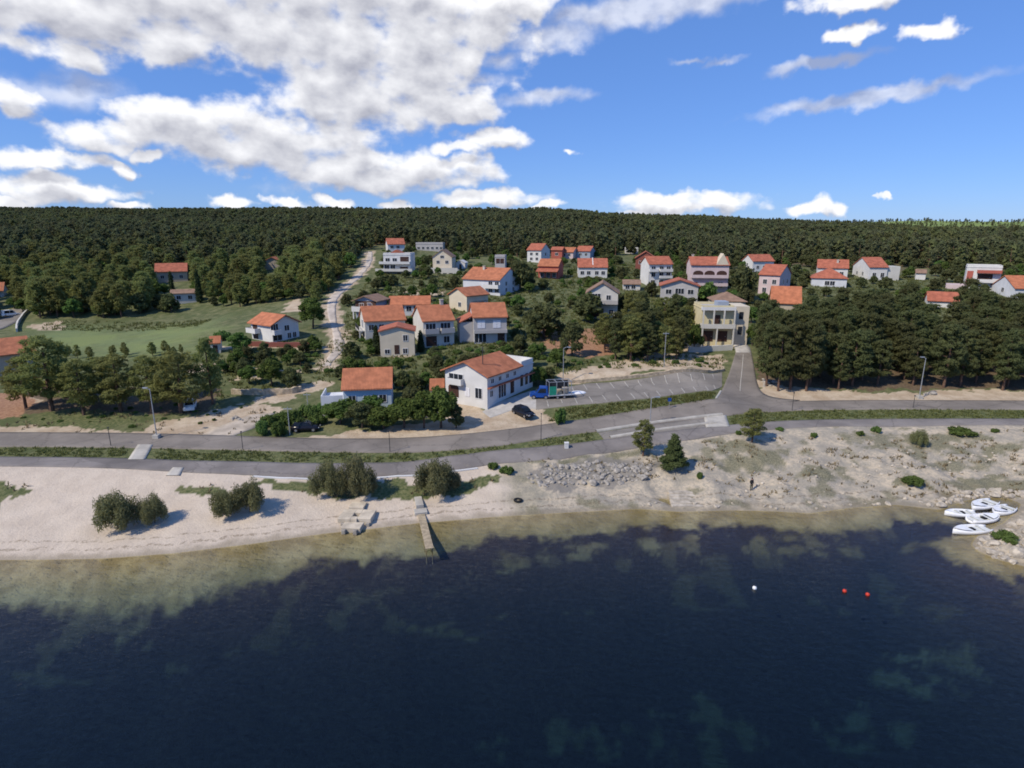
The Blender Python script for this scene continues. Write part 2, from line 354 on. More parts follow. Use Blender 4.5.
M['wood'] = simple('weathered_wood', (.38, .31, .21), .85, .25, 2)
M['skin'] = simple('skin', (.42, .25, .18), .6, .05, 5)
M['cloth_dark'] = simple('dark_cloth', (.018, .02, .024), .9, .2, 5)
M['cloth_green'] = simple('olive_cloth', (.05, .055, .035), .9, .2, 5)
M['hair'] = simple('hair', (.02, .014, .01), .7, .2, 9)
M['leaf_pine'] = leafmat('pine_needles', (.155, .172, .064), (.29, .31, .11), .48)
M['leaf_dark'] = leafmat('dark_pine_needles', (.080, .092, .044), (.155, .168, .072), .42)  # pine tone set darker in place of cloud shade; also colours evergreens
M['leaf_broad'] = leafmat('broad_leaves', (.066, .110, .032), (.165, .235, .066), .4)
M['leaf_cypress'] = leafmat('cypress_leaves', (.034, .050, .026), (.060, .082, .038), .2)
M['leaf_tamarisk'] = leafmat('tamarisk_leaves', (.145, .145, .075), (.27, .27, .13), .42)
M['leaf_green'] = leafmat('bush_leaves', (.062, .105, .030), (.16, .23, .07), .35)
M['leaf_forest'] = leafmat('far_forest_leaves', (.098, .112, .064), (.175, .188, .092), .38)
M['leaf_forest2'] = leafmat('light_forest_leaves', (.105, .120, .056), (.20, .215, .09), .4)
M['grass'] = leafmat('grass_blades', (.085, .105, .032), (.21, .215, .085), .4)
M['drygrass'] = leafmat('dry_grass', (.16, .14, .075), (.32, .27, .15))

# ------------------------------------------------------------------ object helpers
def tag(o, label=None, cat=None, group=None, kind=None):
    for k, v in (('label', label), ('category', cat), ('group', group), ('kind', kind)):
        if v: o[k] = v
    return o
def link(name, me, parent=None, mats=()):
    o = bpy.data.objects.new(name, me); col.objects.link(o)
    for m in mats: me.materials.append(m)
    if parent: o.parent = parent
    return o
def empty(name, loc, rz=0):
    o = bpy.data.objects.new(name, None); col.objects.link(o); o.location = loc; o.rotation_euler = (0, 0, rz); o.empty_display_size = .5
    return o
class MB:
    def __init__(s): s.v, s.f, s.mi = [], [], []; s.cur = 0
    def add(s, vs, fs):
        n = len(s.v); s.v += [tuple(p) for p in vs]; s.f += [tuple(i + n for i in f) for f in fs]; s.mi += [s.cur] * len(fs); return s
    def box(s, x0, x1, y0, y1, z0, z1):
        return s.add([(x0, y0, z0), (x1, y0, z0), (x1, y1, z0), (x0, y1, z0), (x0, y0, z1), (x1, y0, z1), (x1, y1, z1), (x0, y1, z1)],
                     [(3, 2, 1, 0), (4, 5, 6, 7), (0, 1, 5, 4), (1, 2, 6, 5), (2, 3, 7, 6), (3, 0, 4, 7)])
    def prism(s, pts, a, b):                # polygon pts (list of 3d) extruded by vector from a to b
        n = len(pts); vs = [Vector(p) + Vector(a) for p in pts] + [Vector(p) + Vector(b) for p in pts]
        fs = [tuple(range(n))[::-1], tuple(range(n, 2 * n))] + [(i, (i + 1) % n, n + (i + 1) % n, n + i) for i in range(n)]
        return s.add(vs, fs)
    def tube(s, pts, rad, n=8, cap=True):
        pts = [Vector(p) for p in pts]; rings = []
        if isinstance(rad, (int, float)): rad = [rad] * len(pts)
        vs, fs = [], []
        for i, p in enumerate(pts):
            t = (pts[min(i + 1, len(pts) - 1)] - pts[max(i - 1, 0)]).normalized()
            a = t.orthogonal().normalized() if abs(t.z) < .95 else Vector((1, 0, 0)); b = t.cross(a).normalized(); a = b.cross(t)
            for k in range(n):
                w = 2 * math.pi * k / n; vs.append(p + (a * math.cos(w) + b * math.sin(w)) * rad[i])
        for i in range(len(pts) - 1):
            for k in range(n):
                k2 = (k + 1) % n; fs.append((i * n + k, i * n + k2, (i + 1) * n + k2, (i + 1) * n + k))
        if cap: fs += [tuple(range(n))[::-1], tuple(range((len(pts) - 1) * n, len(pts) * n))]
        return s.add(vs, fs)
    def mesh(s, name):
        me = bpy.data.meshes.new(name); me.from_pydata([tuple(p) for p in s.v], [], s.f)
        me.polygons.foreach_set('material_index', s.mi); me.update(); return me
    def build(s, name, mat, parent=None, smooth_=False, bevel=0):
        me = s.mesh(name)
        if bevel or True:
            bm = bmesh.new(); bm.from_mesh(me)
            bmesh.ops.recalc_face_normals(bm, faces=bm.faces)
            if bevel:
                bmesh.ops.bevel(bm, geom=[e for e in bm.edges if len(e.link_faces) == 2 and e.calc_face_angle(0) > .6], offset=bevel, segments=2, affect='EDGES', profile=.5)
            bm.to_mesh(me); bm.free()
        if smooth_: me.polygons.foreach_set('use_smooth', [True] * len(me.polygons))
        return link(name, me, parent, mat if isinstance(mat, (list, tuple)) else [mat])
def grid_mesh(name, V, nr, nc):
    me = bpy.data.meshes.new(name); V = np.asarray(V, np.float32)
    i = np.arange(nr - 1)[:, None] * nc + np.arange(nc - 1)[None, :]
    q = np.stack([i, i + 1, i + nc + 1, i + nc], -1).reshape(-1).astype(np.int32); nf = (nr - 1) * (nc - 1)
    me.vertices.add(len(V)); me.vertices.foreach_set('co', V.ravel())
    me.loops.add(len(q)); me.loops.foreach_set('vertex_index', q)
    me.polygons.add(nf); me.polygons.foreach_set('loop_start', np.arange(nf, dtype=np.int32) * 4); me.polygons.foreach_set('loop_total', np.full(nf, 4, np.int32))
    me.update(calc_edges=True); return me
def resample(P, n):
    P = np.asarray(P, float); s = np.r_[0, np.cumsum(np.hypot(*np.diff(P, axis=0).T))]; t = np.linspace(0, s[-1], n)
    return np.stack([np.interp(t, s, P[:, 0]), np.interp(t, s, P[:, 1])], 1)
def smooth_line(P, it=2):
    P = np.asarray(P, float)
    for _ in range(it):
        Q = [P[0]]
        for a, b in zip(P[:-1], P[1:]): Q += [a * .75 + b * .25, a * .25 + b * .75]
        P = np.array(Q + [P[-1]])
    return P
def drape(name, L, Rr, mat, offz, n, m, kind='structure', zfun=None):
    """a draped strip between two ground polylines, with a skirt at its edges"""
    L, Rr = resample(L, n), resample(Rr, n)
    t = np.linspace(0, 1, m)[None, :, None]
    XY = L[:, None, :] * (1 - t) + Rr[:, None, :] * t
    Z = height(XY[..., 0].ravel(), XY[..., 1].ravel()).reshape(n, m) + offz
    pts = np.dstack([XY, Z])
    lo1, lo2 = pts[:, :1].copy(), pts[:, -1:].copy(); lo1[..., 2] -= .35; lo2[..., 2] -= .35
    pts = np.concatenate([lo1, pts, lo2], 1)
    o = link(name, grid_mesh(name, pts.reshape(-1, 3), n, m + 2), None, [mat])
    if kind: o['kind'] = kind
    return o
def offset_line(P, w):
    P = np.asarray(P, float); T = np.gradient(P, axis=0); T /= np.linalg.norm(T, axis=1)[:, None]
    return P + np.stack([-T[:, 1], T[:, 0]], 1) * w

# ------------------------------------------------------------------ roads as ground lines
ROAD_PX = [(-150, 440), (0, 440), (128, 441), (240, 443.5), (320, 445.5), (390, 445.2), (460, 441.5), (503, 437), (545, 431), (604, 424), (650, 417.5), (700, 411.8), (760, 406.5), (854, 404.8), (1024, 405.2), (1250, 406.5)]
PATH_PX = [(-150, 461), (0, 461.5), (128, 463), (180, 466), (256, 468.5), (300, 470.3), (345, 471), (390, 469.5), (430, 466), (460, 462), (496, 456.8), (560, 452), (600, 447), (640, 440.8), (690, 434.2), (740, 428), (800, 423.3), (900, 422.3), (1024, 422), (1250, 423)]
ROADL = smooth_line(hits2(ROAD_PX)); PATHL = smooth_line(hits2(PATH_PX))
TRACK_PX = [(326, 366), (332, 357), (340, 349), (337, 335), (333, 322), (331, 309), (333, 298), (341, 290), (354, 280), (364, 270), (369, 262), (370, 252)]
TRACKL = smooth_line(hits2(TRACK_PX))

# ------------------------------------------------------------------ terrain: one sheet out to the hills
rowsY = np.r_[np.arange(6, 30, 1.0), np.arange(30, 132, .4), 132 * 1.012 ** np.arange(0, 245)]
ct = np.r_[np.linspace(-1.9, -.93, 60, endpoint=False), np.linspace(-.93, .93, 640), np.linspace(.93, 1.9, 61)[1:]]
GX = ct[None, :] * (rowsY[:, None] + 22); GY = np.repeat(rowsY[:, None], len(ct), 1)
GZ = height(GX.ravel(), GY.ravel())
gx, gy = GX.ravel(), GY.ravel()
wx = gx + (fbm(gx / 3, gy / 3, 41) - .5) * 4 + (fbm(gx * 1.1, gy * 1.1, 42) - .5) * 1.2
wy = gy + (fbm(gx / 3, gy / 3, 43) - .5) * 4 + (fbm(gx * 1.1, gy * 1.1, 44) - .5) * 1.2
def region(px, warp=True):
    P = hits2(px); return inside(P, wx if warp else gx, wy if warp else gy).astype(float)
sd = shore_sd(gx, gy)
near = gy < 125
rd = np.full(gx.shape, 99.); rd[near] = line_dist(ROADL, gx[near], gy[near])
pdist = np.full(gx.shape, 99.); pdist[near] = line_dist(PATHL, gx[near], gy[near])
path_y = np.interp(gx, PATHL[:, 0], PATHL[:, 1]); road_y = np.interp(gx, ROADL[:, 0], ROADL[:, 1])
beach = (gy < path_y) * 1.0
right = smooth(gx + (fbm(gx / 4, gy / 4, 51) - .5) * 6, -3, 5)
sand = beach * (1 - right)
rocky = beach * right
verge = ((gy > path_y) & (gy < road_y)) * 1.0
green = np.zeros(gx.shape)
for p in [[(-40, 481), (28, 484), (30, 492), (0, 508), (-40, 515)], [(250, 481), (330, 482), (385, 482), (500, 476), (500, 486), (440, 497), (345, 500), (270, 490)],
          [(548, 422), (600, 415), (650, 408), (712, 399), (712, 393), (640, 399), (556, 409)], [(725, 425), (1060, 417), (1060, 409), (725, 412)],
          [(10, 433), (75, 433), (130, 425), (150, 415), (60, 408), (30, 418)], [(180, 480), (215, 480), (240, 500), (190, 498)]]:
    green = np.maximum(green, region(p))
green = np.maximum(green, verge * (fbm(gx / 2.2, gy / 2.2, 57) > .36))
weeds = np.zeros(gx.shape)
for p in [[(690, 458), (730, 442), (775, 440), (790, 470), (740, 480)], [(975, 475), (1060, 465), (1060, 497), (1010, 496), (960, 492), (940, 488)], [(830, 432), (925, 434), (1000, 437), (1060, 440), (1060, 447), (850, 447)], [(520, 458), (650, 447), (660, 470), (600, 474), (530, 468)],
          [(800, 462), (860, 470), (840, 485), (790, 480)], [(895, 478), (930, 480), (930, 488), (900, 488)]]:
    weeds = np.maximum(weeds, region(p))
weeds = np.maximum(weeds * smooth(fbm(gx / 1.8, gy / 1.8, 62), .34, .56) * .8, rocky * smooth(fbm(gx / 2.5, gy / 2.5, 61), .60, .70) * .7)
rubble = region([(520, 478), (545, 464), (600, 460), (660, 462), (655, 474), (640, 484), (580, 487), (545, 489)])
dirt = np.zeros(gx.shape)
for p in [[(140, 437), (150, 425), (215, 410), (235, 404), (290, 407), (250, 425), (215, 437)], [(255, 406), (330, 388), (335, 382), (318, 380), (250, 400)], [(-100, 437), (205, 437), (205, 429), (130, 432), (60, 428), (-100, 426)],
          [(395, 444), (500, 434), (560, 424), (548, 408), (500, 404), (470, 415), (380, 428), (290, 440)], [(700, 404), (1250, 404), (1250, 392), (1024, 391), (860, 392), (770, 384), (755, 378), (757, 395)],
          [(560, 384), (720, 371), (722, 356), (660, 352), (560, 374)], [(36, 330), (60, 330), (60, 322), (28, 325)], [(286, 312), (302, 312), (300, 298), (284, 304)], [(190, 365), (235, 362), (235, 370), (190, 374)],
          [(640, 335), (700, 335), (700, 352), (640, 352)], [(0, 393), (40, 400), (0, 416)], [(230, 380), (300, 376), (300, 371), (240, 373)], [(215, 349), (330, 349), (330, 346), (215, 346)],
          [(660, 350), (735, 350), (740, 330), (690, 330)], [(430, 420), (480, 418), (478, 404), (430, 402)], [(380, 356), (420, 356), (420, 352), (380, 352)], [(400, 296), (445, 296), (445, 290), (400, 290)]]:
    dirt = np.maximum(dirt, region(p))
tm_ = gy < 340
dirt[tm_] = np.maximum(dirt[tm_], smooth(2.7 - line_dist(TRACKL, wx[tm_], wy[tm_]), 0, .6))
red = np.zeros(gx.shape)
for p in [[(-80, 418), (26, 416), (32, 402), (24, 393), (-80, 392)], [(530, 332), (560, 325), (612, 331), (624, 350), (590, 358), (552, 350)]]:
    red = np.maximum(red, region(p))
fm_ = gy < 260; fP = hits2([(30, 356), (48, 327), (200, 324), (208, 350), (120, 356)]); field = np.zeros(gx.shape)
field[fm_] = np.clip(.5 + np.where(inside(fP, gx[fm_], gy[fm_]), 1, -1) * line_dist(np.vstack([fP, fP[:1]]), gx[fm_], gy[fm_]) / 14 + (fbm(gx[fm_] / 9, gy[fm_] / 9, 73, 5) - .5) * 1.5, 0, 1) * (.72 + .28 * (fbm(gx[fm_] / 4, gy[fm_] / 4, 74) > .42))
wood = np.zeros(gx.shape)
for p in [[(757, 384), (860, 390), (1300, 390), (1300, 340), (760, 335)], [(600, 352), (690, 350), (690, 330), (600, 330)], [(20, 412), (215, 412), (215, 390), (20, 385)]]:
    wood = np.maximum(wood, region(p) * .9)
w0_ = np.where((gx > -75) & (gx < 75), 60, 0)
wood = np.maximum(wood, smooth(gy - w0_ + (fbm(gx / 20, gy / 20, 71) - .5) * 50, 240, 300))
lightf = smooth(gx, 420, 700) * smooth(gy, 840, 930)
terr_me = grid_mesh('ground', np.stack([gx, gy, GZ], 1), len(rowsY), len(ct))
terr_me.polygons.foreach_set('use_smooth', [True] * len(terr_me.polygons))
def setcol(name, a, b, c, d):
    at = terr_me.attributes.new(name, 'FLOAT_COLOR', 'POINT')
    at.data.foreach_set('color', np.stack([a, b, c, d], 1).astype(np.float32).ravel())
setcol('kinds', sand, rocky, green, dirt)
setcol('kinds2', red, field, wood, weeds)
grassbed = smooth(-sd + (fbm(gx / 3.5, gy / 3.5, 81, 5) - .5) * 3.6 + (fbm(gx / 1.1, gy / 1.1, 82, 4) - .5) * 3.0, np.interp(gx, [-60, -30, -10, 10, 30, 45], [5.2, 5.0, 3.6, 2.6, 2.7, 1.9]), np.interp(gx, [-60, -30, -10, 10, 30, 45], [7.4, 7.0, 5.2, 4.0, 4.2, 3.2]))
patch = np.zeros(gx.shape)
near_patch = smooth(fbm(gx / 2.6 + 3.3, gy / 2.0, 85, 4), .60, .66) * (sd > -13)
for (px, py, rx, ry) in [(135, 632, 15, 14), (560, 552, 50, 7), (505, 562, 22, 6), (645, 548, 14, 8), (800, 545, 60, 8), (690, 545, 10, 12), (430, 548, 12, 14), (480, 634, 25, 4), (690, 740, 55, 28), (860, 730, 45, 30), (930, 672, 50, 22), (595, 740, 60, 16), (500, 755, 40, 18), (715, 712, 25, 14), (930, 545, 28, 6), (425, 630, 22, 4)]:
    hp = hit(px, py); c = (hp.x, hp.y); ex = abs(plane_hit(px + rx, py, hp.z)[0] - c[0]); ey = abs(plane_hit(px, py - ry, hp.z)[1] - plane_hit(px, py + ry, hp.z)[1]) / 2
    q = ((gx - c[0]) / ex) ** 2 + ((gy - c[1]) / ey) ** 2
    patch = np.maximum(patch, smooth(1.25 - q + (fbm(gx / 1.6, gy / 1.6, 86, 4) - .5) * 4.2, 0.3, 1.3) * (.45 if py < 600 else .30) * smooth(fbm(gx / 1.3 + 5, gy / .9, 87, 4), .38, .56))
bed = np.clip(np.maximum(grassbed * (1 - patch) * (1 - .14 * near_patch), 0), 0, 1)
setcol('bed', bed, lightf, rubble, sd)
mt, t, b = principled('ground', .95)
def sep(name):
    a = t.nodes.new('ShaderNodeAttribute'); a.attribute_name = name; s = t.nodes.new('ShaderNodeSeparateColor'); t.links.new(a.outputs['Color'], s.inputs[0]); return s.outputs[0], s.outputs[1], s.outputs[2], a.outputs['Alpha']
k1, k2, k3 = sep('kinds'), sep('kinds2'), sep('bed')
pos = t.nodes.new('ShaderNodeNewGeometry').outputs['Position']
nb, nm, ns, nf = noise(t, .08, 6, vec=pos), noise(t, .45, 6, vec=pos), noise(t, 2.2, 5, .65, vec=pos), noise(t, 7, 3, .6, vec=pos)
scrub = mixc(t, ramp01(t, nm, .35, .68), (.075, .095, .032), (.17, .17, .08))
scrub = mixc(t, ramp01(t, nb, .5, .75), scrub, (.085, .105, .035))
c = mixc(t, mth(t, 'MULTIPLY', ramp01(t, ns, .45, .7), .5), scrub, (.055, .060, .028))
sandc = mixc(t, ramp01(t, nm, .3, .7), (.51, .43, .345), (.58, .495, .40)); sandc = mixc(t, mth(t, 'MULTIPLY', ramp01(t, ns, .5, .75), .35), sandc, (.36, .30, .24))
rockc = mixc(t, ramp01(t, nm, .35, .65), (.30, .27, .22), (.50, .42, .31)); rockc = mixc(t, mth(t, 'MULTIPLY', ramp01(t, ns, .45, .62), .65), rockc, (.25, .235, .20)); rockc = mixc(t, mth(t, 'MULTIPLY', ramp01(t, nf, .5, .7), .4), rockc, (.56, .50, .41))
greenc = mixc(t, ramp01(t, ns, .35, .68), (.060, .082, .026), (.17, .17, .075))
dirtc = mixc(t, ramp01(t, nm, .3, .7), (.38, .29, .20), (.52, .43, .32)); dirtc = mixc(t, mth(t, 'MULTIPLY', ramp01(t, ns, .5, .72), .45), dirtc, (.22, .19, .11))
redc = mixc(t, ramp01(t, ns, .3, .7), (.24, .125, .072), (.38, .22, .13))
fieldc = mixc(t, ramp01(t, nb, .4, .62), (.175, .215, .075), (.14, .18, .075)); fieldc = mixc(t, mth(t, 'MULTIPLY', ramp01(t, nm, .4, .7), .5), fieldc, (.19, .22, .085))
woodc = mixc(t, ramp01(t, ns, .35, .7), (.10, .065, .042), (.18, .13, .085))
woodc = mixc(t, k3[1], woodc, (.19, .25, .07))
weedc = mixc(t, ramp01(t, nf, .4, .65), (.085, .090, .045), (.23, .21, .13))
for f, cc in ((k1[0], sandc), (k1[1], rockc), (k2[2], woodc), (k1[2], greenc), (k2[1], fieldc), (k1[3], dirtc), (k2[0], redc), (k2[3], weedc), (mth(t, 'MULTIPLY', k3[2], .8), (.20, .185, .165))):
    c = mixc(t, f, c, cc)
# wet sand by the waterline, then the sea bed: sand, algae film and sea grass
sz = t.nodes.new('ShaderNodeSeparateXYZ'); t.links.new(pos, sz.inputs[0])
wet = mth(t, 'SUBTRACT', 1.0, ramp01(t, mth(t, 'MULTIPLY_ADD', nm, .35, sz.outputs[2]), .22, .42))
c = mixc(t, mth(t, 'MULTIPLY', wet, .55), c, (.20, .165, .11))
for lo_, wd_ in ((1.7, .22), (3.1, .16)):          # drift lines of dry weed along the beach
    dl = mth(t, 'ABSOLUTE', mth(t, 'SUBTRACT', mth(t, 'MULTIPLY_ADD', nm, 1.6, k3[3]), lo_ + .8)); ln = mth(t, 'LESS_THAN', dl, wd_)
    c = mixc(t, mth(t, 'MULTIPLY', ln, mth(t, 'MULTIPLY', ramp01(t, ns, .42, .6), .55)), c, (.16, .12, .075))
c = mixc(t, mth(t, 'MULTIPLY', mth(t, 'MULTIPLY', k1[0], ramp01(t, nf, .60, .66)), .35), c, (.30, .26, .21))
bedsand = mixc(t, ramp01(t, nm, .38, .62), (.265, .212, .105), (.38, .318, .175)); bedsand = mixc(t, mth(t, 'MULTIPLY', ramp01(t, nb, .4, .6), .6), bedsand, (.19, .15, .06))
under = mth(t, 'LESS_THAN', sz.outputs[2], .02)
c = mixc(t, under, c, bedsand)
c = mixc(t, mth(t, 'MULTIPLY', under, k3[0]), c, mixc(t, ramp01(t, ns, .35, .7), (.030, .019, .022), (.050, .034, .034)))
t.links.new(c, b.inputs['Base Color'])
bp = mth(t, 'ADD', ns, mth(t, 'MULTIPLY', nf, .5)); bump(t, b, bp, .45, .25)
terr_me.materials.append(mt)
ground = bpy.data.objects.new('ground', terr_me); col.objects.link(ground); ground['kind'] = 'structure'

# ------------------------------------------------------------------ the sea: a clear body of water over the sea bed
wm = bpy.data.materials.new('sea_water'); wm.use_nodes = True; t = wm.node_tree; t.nodes.clear()
gl = t.nodes.new('ShaderNodeBsdfGlossy'); gl.inputs['Roughness'].default_value = .06; tr = t.nodes.new('ShaderNodeBsdfTransparent'); fr = t.nodes.new('ShaderNodeFresnel'); fr.inputs['IOR'].default_value = 1.333
ms = t.nodes.new('ShaderNodeMixShader'); pos = t.nodes.new('ShaderNodeNewGeometry').outputs['Position']
mp = t.nodes.new('ShaderNodeMapping'); mp.inputs['Rotation'].default_value = (0, 0, R(20)); mp.inputs['Scale'].default_value = (.8, 1.7, 1); t.links.new(pos, mp.inputs[0])
wv1, wv2, wv3 = noise(t, 1.1, 3, .55, vec=mp.outputs[0]), noise(t, .22, 3, vec=pos), noise(t, 4.5, 2, .5, vec=mp.outputs[0])
hgt = mth(t, 'ADD', mth(t, 'ADD', wv1, mth(t, 'MULTIPLY', wv2, 1.2)), mth(t, 'MULTIPLY', wv3, .25))
bpn = t.nodes.new('ShaderNodeBump'); bpn.inputs['Strength'].default_value = .19; bpn.inputs['Distance'].default_value = .35; t.links.new(hgt, bpn.inputs['Height'])
t.links.new(bpn.outputs[0], gl.inputs['Normal']); t.links.new(bpn.outputs[0], fr.inputs['Normal'])
t.links.new(fr.outputs[0], ms.inputs[0]); t.links.new(tr.outputs[0], ms.inputs[1]); t.links.new(gl.outputs[0], ms.inputs[2])
va = t.nodes.new('ShaderNodeVolumeAbsorption'); va.inputs['Color'].default_value = (.24, .58, .74, 1); va.inputs['Density'].default_value = .17
o_ = t.nodes.new('ShaderNodeOutputMaterial'); t.links.new(ms.outputs[0], o_.inputs['Surface']); vs_ = t.nodes.new('ShaderNodeVolumeScatter'); vs_.inputs['Color'].default_value = (.75, .70, .95, 1); vs_.inputs['Density'].default_value = .0022; ad = t.nodes.new('ShaderNodeAddShader'); t.links.new(va.outputs[0], ad.inputs[0]); t.links.new(vs_.outputs[0], ad.inputs[1]); t.links.new(ad.outputs[0], o_.inputs['Volume'])
m_ = MB(); m_.box(-900, 900, -300, 74, -30, 0); sea = m_.build('sea', wm); sea['kind'] = 'structure'

# ------------------------------------------------------------------ roads, path, parking
drape('road', offset_line(ROADL, 2.75), offset_line(ROADL, -2.75), M['asphalt'], .07, 420, 9)
drape('footpath', offset_line(PATHL, 1.7), offset_line(PATHL, -1.7), M['path'], .06, 420, 7)
# uphill road from the junction
UPL = smooth_line(hits2([(700, 408), (715, 401), (722, 390), (729, 374), (734, 358), (736, 351)])); UPR = smooth_line(hits2([(800, 400.5), (776, 398.5), (762, 394), (757, 384), (754, 366), (751, 351)]))
drape('uphill_road', UPL, UPR, M['asphalt'], .09, 60, 14)
a = smooth_line(hits2([(736, 353), (735, 349), (733, 344)])); b_ = smooth_line(hits2([(751, 353), (750, 348), (746, 344)]))
drape('upper_road', a, b_, M['concrete'], .12, 14, 5)
PKB = hits2([(536, 392), (560, 388.5), (588, 383.5), (640, 379), (708, 374), (722, 372.5)]); PKF = hits2([(536, 410), (556, 407.5), (600, 403.5), (650, 398.5), (712, 391), (722, 387)])
drape('parking_lot', PKB, PKF, M['asphalt_old'], .075, 90, 40)
pd = [(hits2([(482, 412), (500, 402), (530, 391), (538, 391)])), (hits2([(490, 418), (510, 411), (532, 409), (538, 410)]))]
drape('driveway', pd[0], pd[1], M['concrete'], .05, 40, 16)
def stripe(name, pts, w, offz, n=12, mat='paint'):
    P = resample(np.array(pts), max(n, 3)); drape(name, offset_line(P, w / 2), offset_line(P, -w / 2), M[mat], offz, n, 2)
def lerp2(P, t_): 
    Q = resample(P, 201); return Q[int(round(t_ * 200))]
k = 0
for i in range(14):
    t_ = (i + .5) / 15 + .02
    if i > 1:
        p, q = lerp2(PKB, t_), lerp2(PKF, t_ + .012); stripe('road_markings', [p * .97 + q * .03, p * .66 + q * .34], .13, .092, 4)
    p, q = lerp2(PKB, t_ - .015), lerp2(PKF, t_); stripe('road_markings', [p * .32 + q * .68, p * .03 + q * .97], .13, .092, 4)
CL = resample((resample(UPL, 60) + resample(UPR, 60)) / 2, 60); stripe('road_markings', CL[14:55], .14, .112, 40)
st_ = hits2([(716, 399), (721, 391)]); stripe('road_markings', st_, .35, .115, 6)
P_ = resample(ROADL, 400)

# concrete ramp island between road and path, and the crossings through the verge
isl = smooth_line(hits2([(598, 433), (650, 425), (716, 416.5)]), 1); isr = smooth_line(hits2([(604, 440), (650, 434), (716, 427.5)]), 1)
drape('ramp_paving', isl, isr, M['asphalt_old'], .055, 40, 6)
def kerb(name, pts, w, h, mat='paleconcrete'):
    P = smooth_line(hits2(pts), 1); n = 50; P = resample(P, n); drape(name, offset_line(P, w / 2), offset_line(P, -w / 2), M[mat], h, n, 3)
kerb('ramp_kerb', [(596, 432), (650, 423.5), (690, 418.5), (722, 415)], .55, .3); kerb('ramp_kerb', [(610, 438), (650, 431.5), (690, 426.2), (716, 423)], .45, .28)
drape('crossing_paving', hits2([(704, 417), (706, 428)]), hits2([(726, 415.5), (730, 427)]), M['paleconcrete'], .10, 8, 8)
drape('crossing_paving', hits2([(138, 445), (128, 460)]), hits2([(153, 445), (145, 460)]), M['paleconcrete'], .10, 10, 6)
drape('crossing_paving', hits2([(173, 468), (166, 476)]), hits2([(184, 468), (180, 476)]), M['paleconcrete'], .10, 8, 5)
tw_ = 1.2 + (fbm(TRACKL[:, 0] / 6, TRACKL[:, 1] / 6, 33) - .5)[:, None] * 1.6; tn_ = offset_line(TRACKL, 1.0) - TRACKL
drape('dirt_track', TRACKL + tn_ * tw_, TRACKL - tn_ * tw_, M['trackdirt'], .05, 120, 5)
sl_ = smooth_line(hits2([(-60, 345), (0, 326), (16, 314), (24, 308)])); drape('side_road', offset_line(sl_, 3.0), offset_line(sl_, -3.0), M['asphalt_old'], .1, 40, 5)
yd = hits2([(198, 437), (215, 428), (250, 415)]); yd2 = hits2([(228, 438), (255, 428), (275, 413)]); drape('yard_driveway', yd, yd2, M['gravel'], .05, 20, 6)
# low retaining wall on the sea side of the path, stone wall behind the parking, garden walls
def wall(name, label, pts, h, w, mat, cat='wall', base=-.5, n=60, jag=0):
    P = resample(smooth_line(hits2(pts), 1), n); L, Rr = offset_line(P, w / 2), offset_line(P, -w / 2); z = height(P[:, 0], P[:, 1]); c0 = P.mean(0)
    tp = z + h + (np.array([fbm(np.array([x * 1.3]), np.array([y * 1.3]), 91)[0] for x, y in P]) - .5) * jag
    mb = MB(); vs = []
    for i in range(n): vs += [(L[i, 0], L[i, 1], z[i] + base), (L[i, 0], L[i, 1], tp[i]), (Rr[i, 0], Rr[i, 1], tp[i]), (Rr[i, 0], Rr[i, 1], z[i] + base)]
    fs = [(0, 1, 2, 3), (4 * n - 1, 4 * n - 2, 4 * n - 3, 4 * n - 4)]
    for i in range(n - 1):
        for k in range(4): fs.append((4 * i + k, 4 * i + 4 + k, 4 * i + 4 + (k + 1) % 4, 4 * i + (k + 1) % 4))
    mb.add(vs, fs); o = mb.build(name, M[mat]); tag(o, label, cat); return o
PLOW = offset_line(PATHL, -2.0)
seg = [to_px((x, y, hz(x, y)))[:2] for x, y in PLOW]; seg = [p for p in seg if 243 < p[0] < 486][::3]
wall('retaining_wall', 'low white concrete retaining wall along the beach side of the footpath', seg, .12, .35, 'white', base=-1.2)
wall('stone_wall', 'long tan stone retaining wall along the back of the parking lot', [(562, 383.5), (590, 381.5), (640, 377.3), (700, 372.5), (724, 371)], .55, .5, 'stonewall', jag=.3)
wall('stone_wall', 'tan dry stone wall beside the dirt lane above the yard', [(232, 394), (262, 395), (290, 394), (301, 391)], 1.0, .5, 'stonewall', jag=.5)
wall('stone_wall', 'pale stone wall beyond the trees between the white house and the yard', [(208, 371), (240, 370), (275, 374), (300, 374)], .8, .5, 'stonewall', jag=.4)
wall('hedge_wall', 'dark stone terrace wall under the white house with orange roof', [(246, 346), (275, 347), (315, 347)], 1.0, .6, 'brick', jag=.3)
wall('stone_wall', 'pale garden wall in front of the yellow villa', [(688, 352), (712, 351), (732, 350)], 1.2, .4, 'offwhite', jag=.1)
wall('stone_wall', 'pale wall curving beside the side road behind the big orange roof', [(17, 332), (17, 326), (22, 318), (28, 312)], 1.0, .4, 'offwhite', jag=.1)

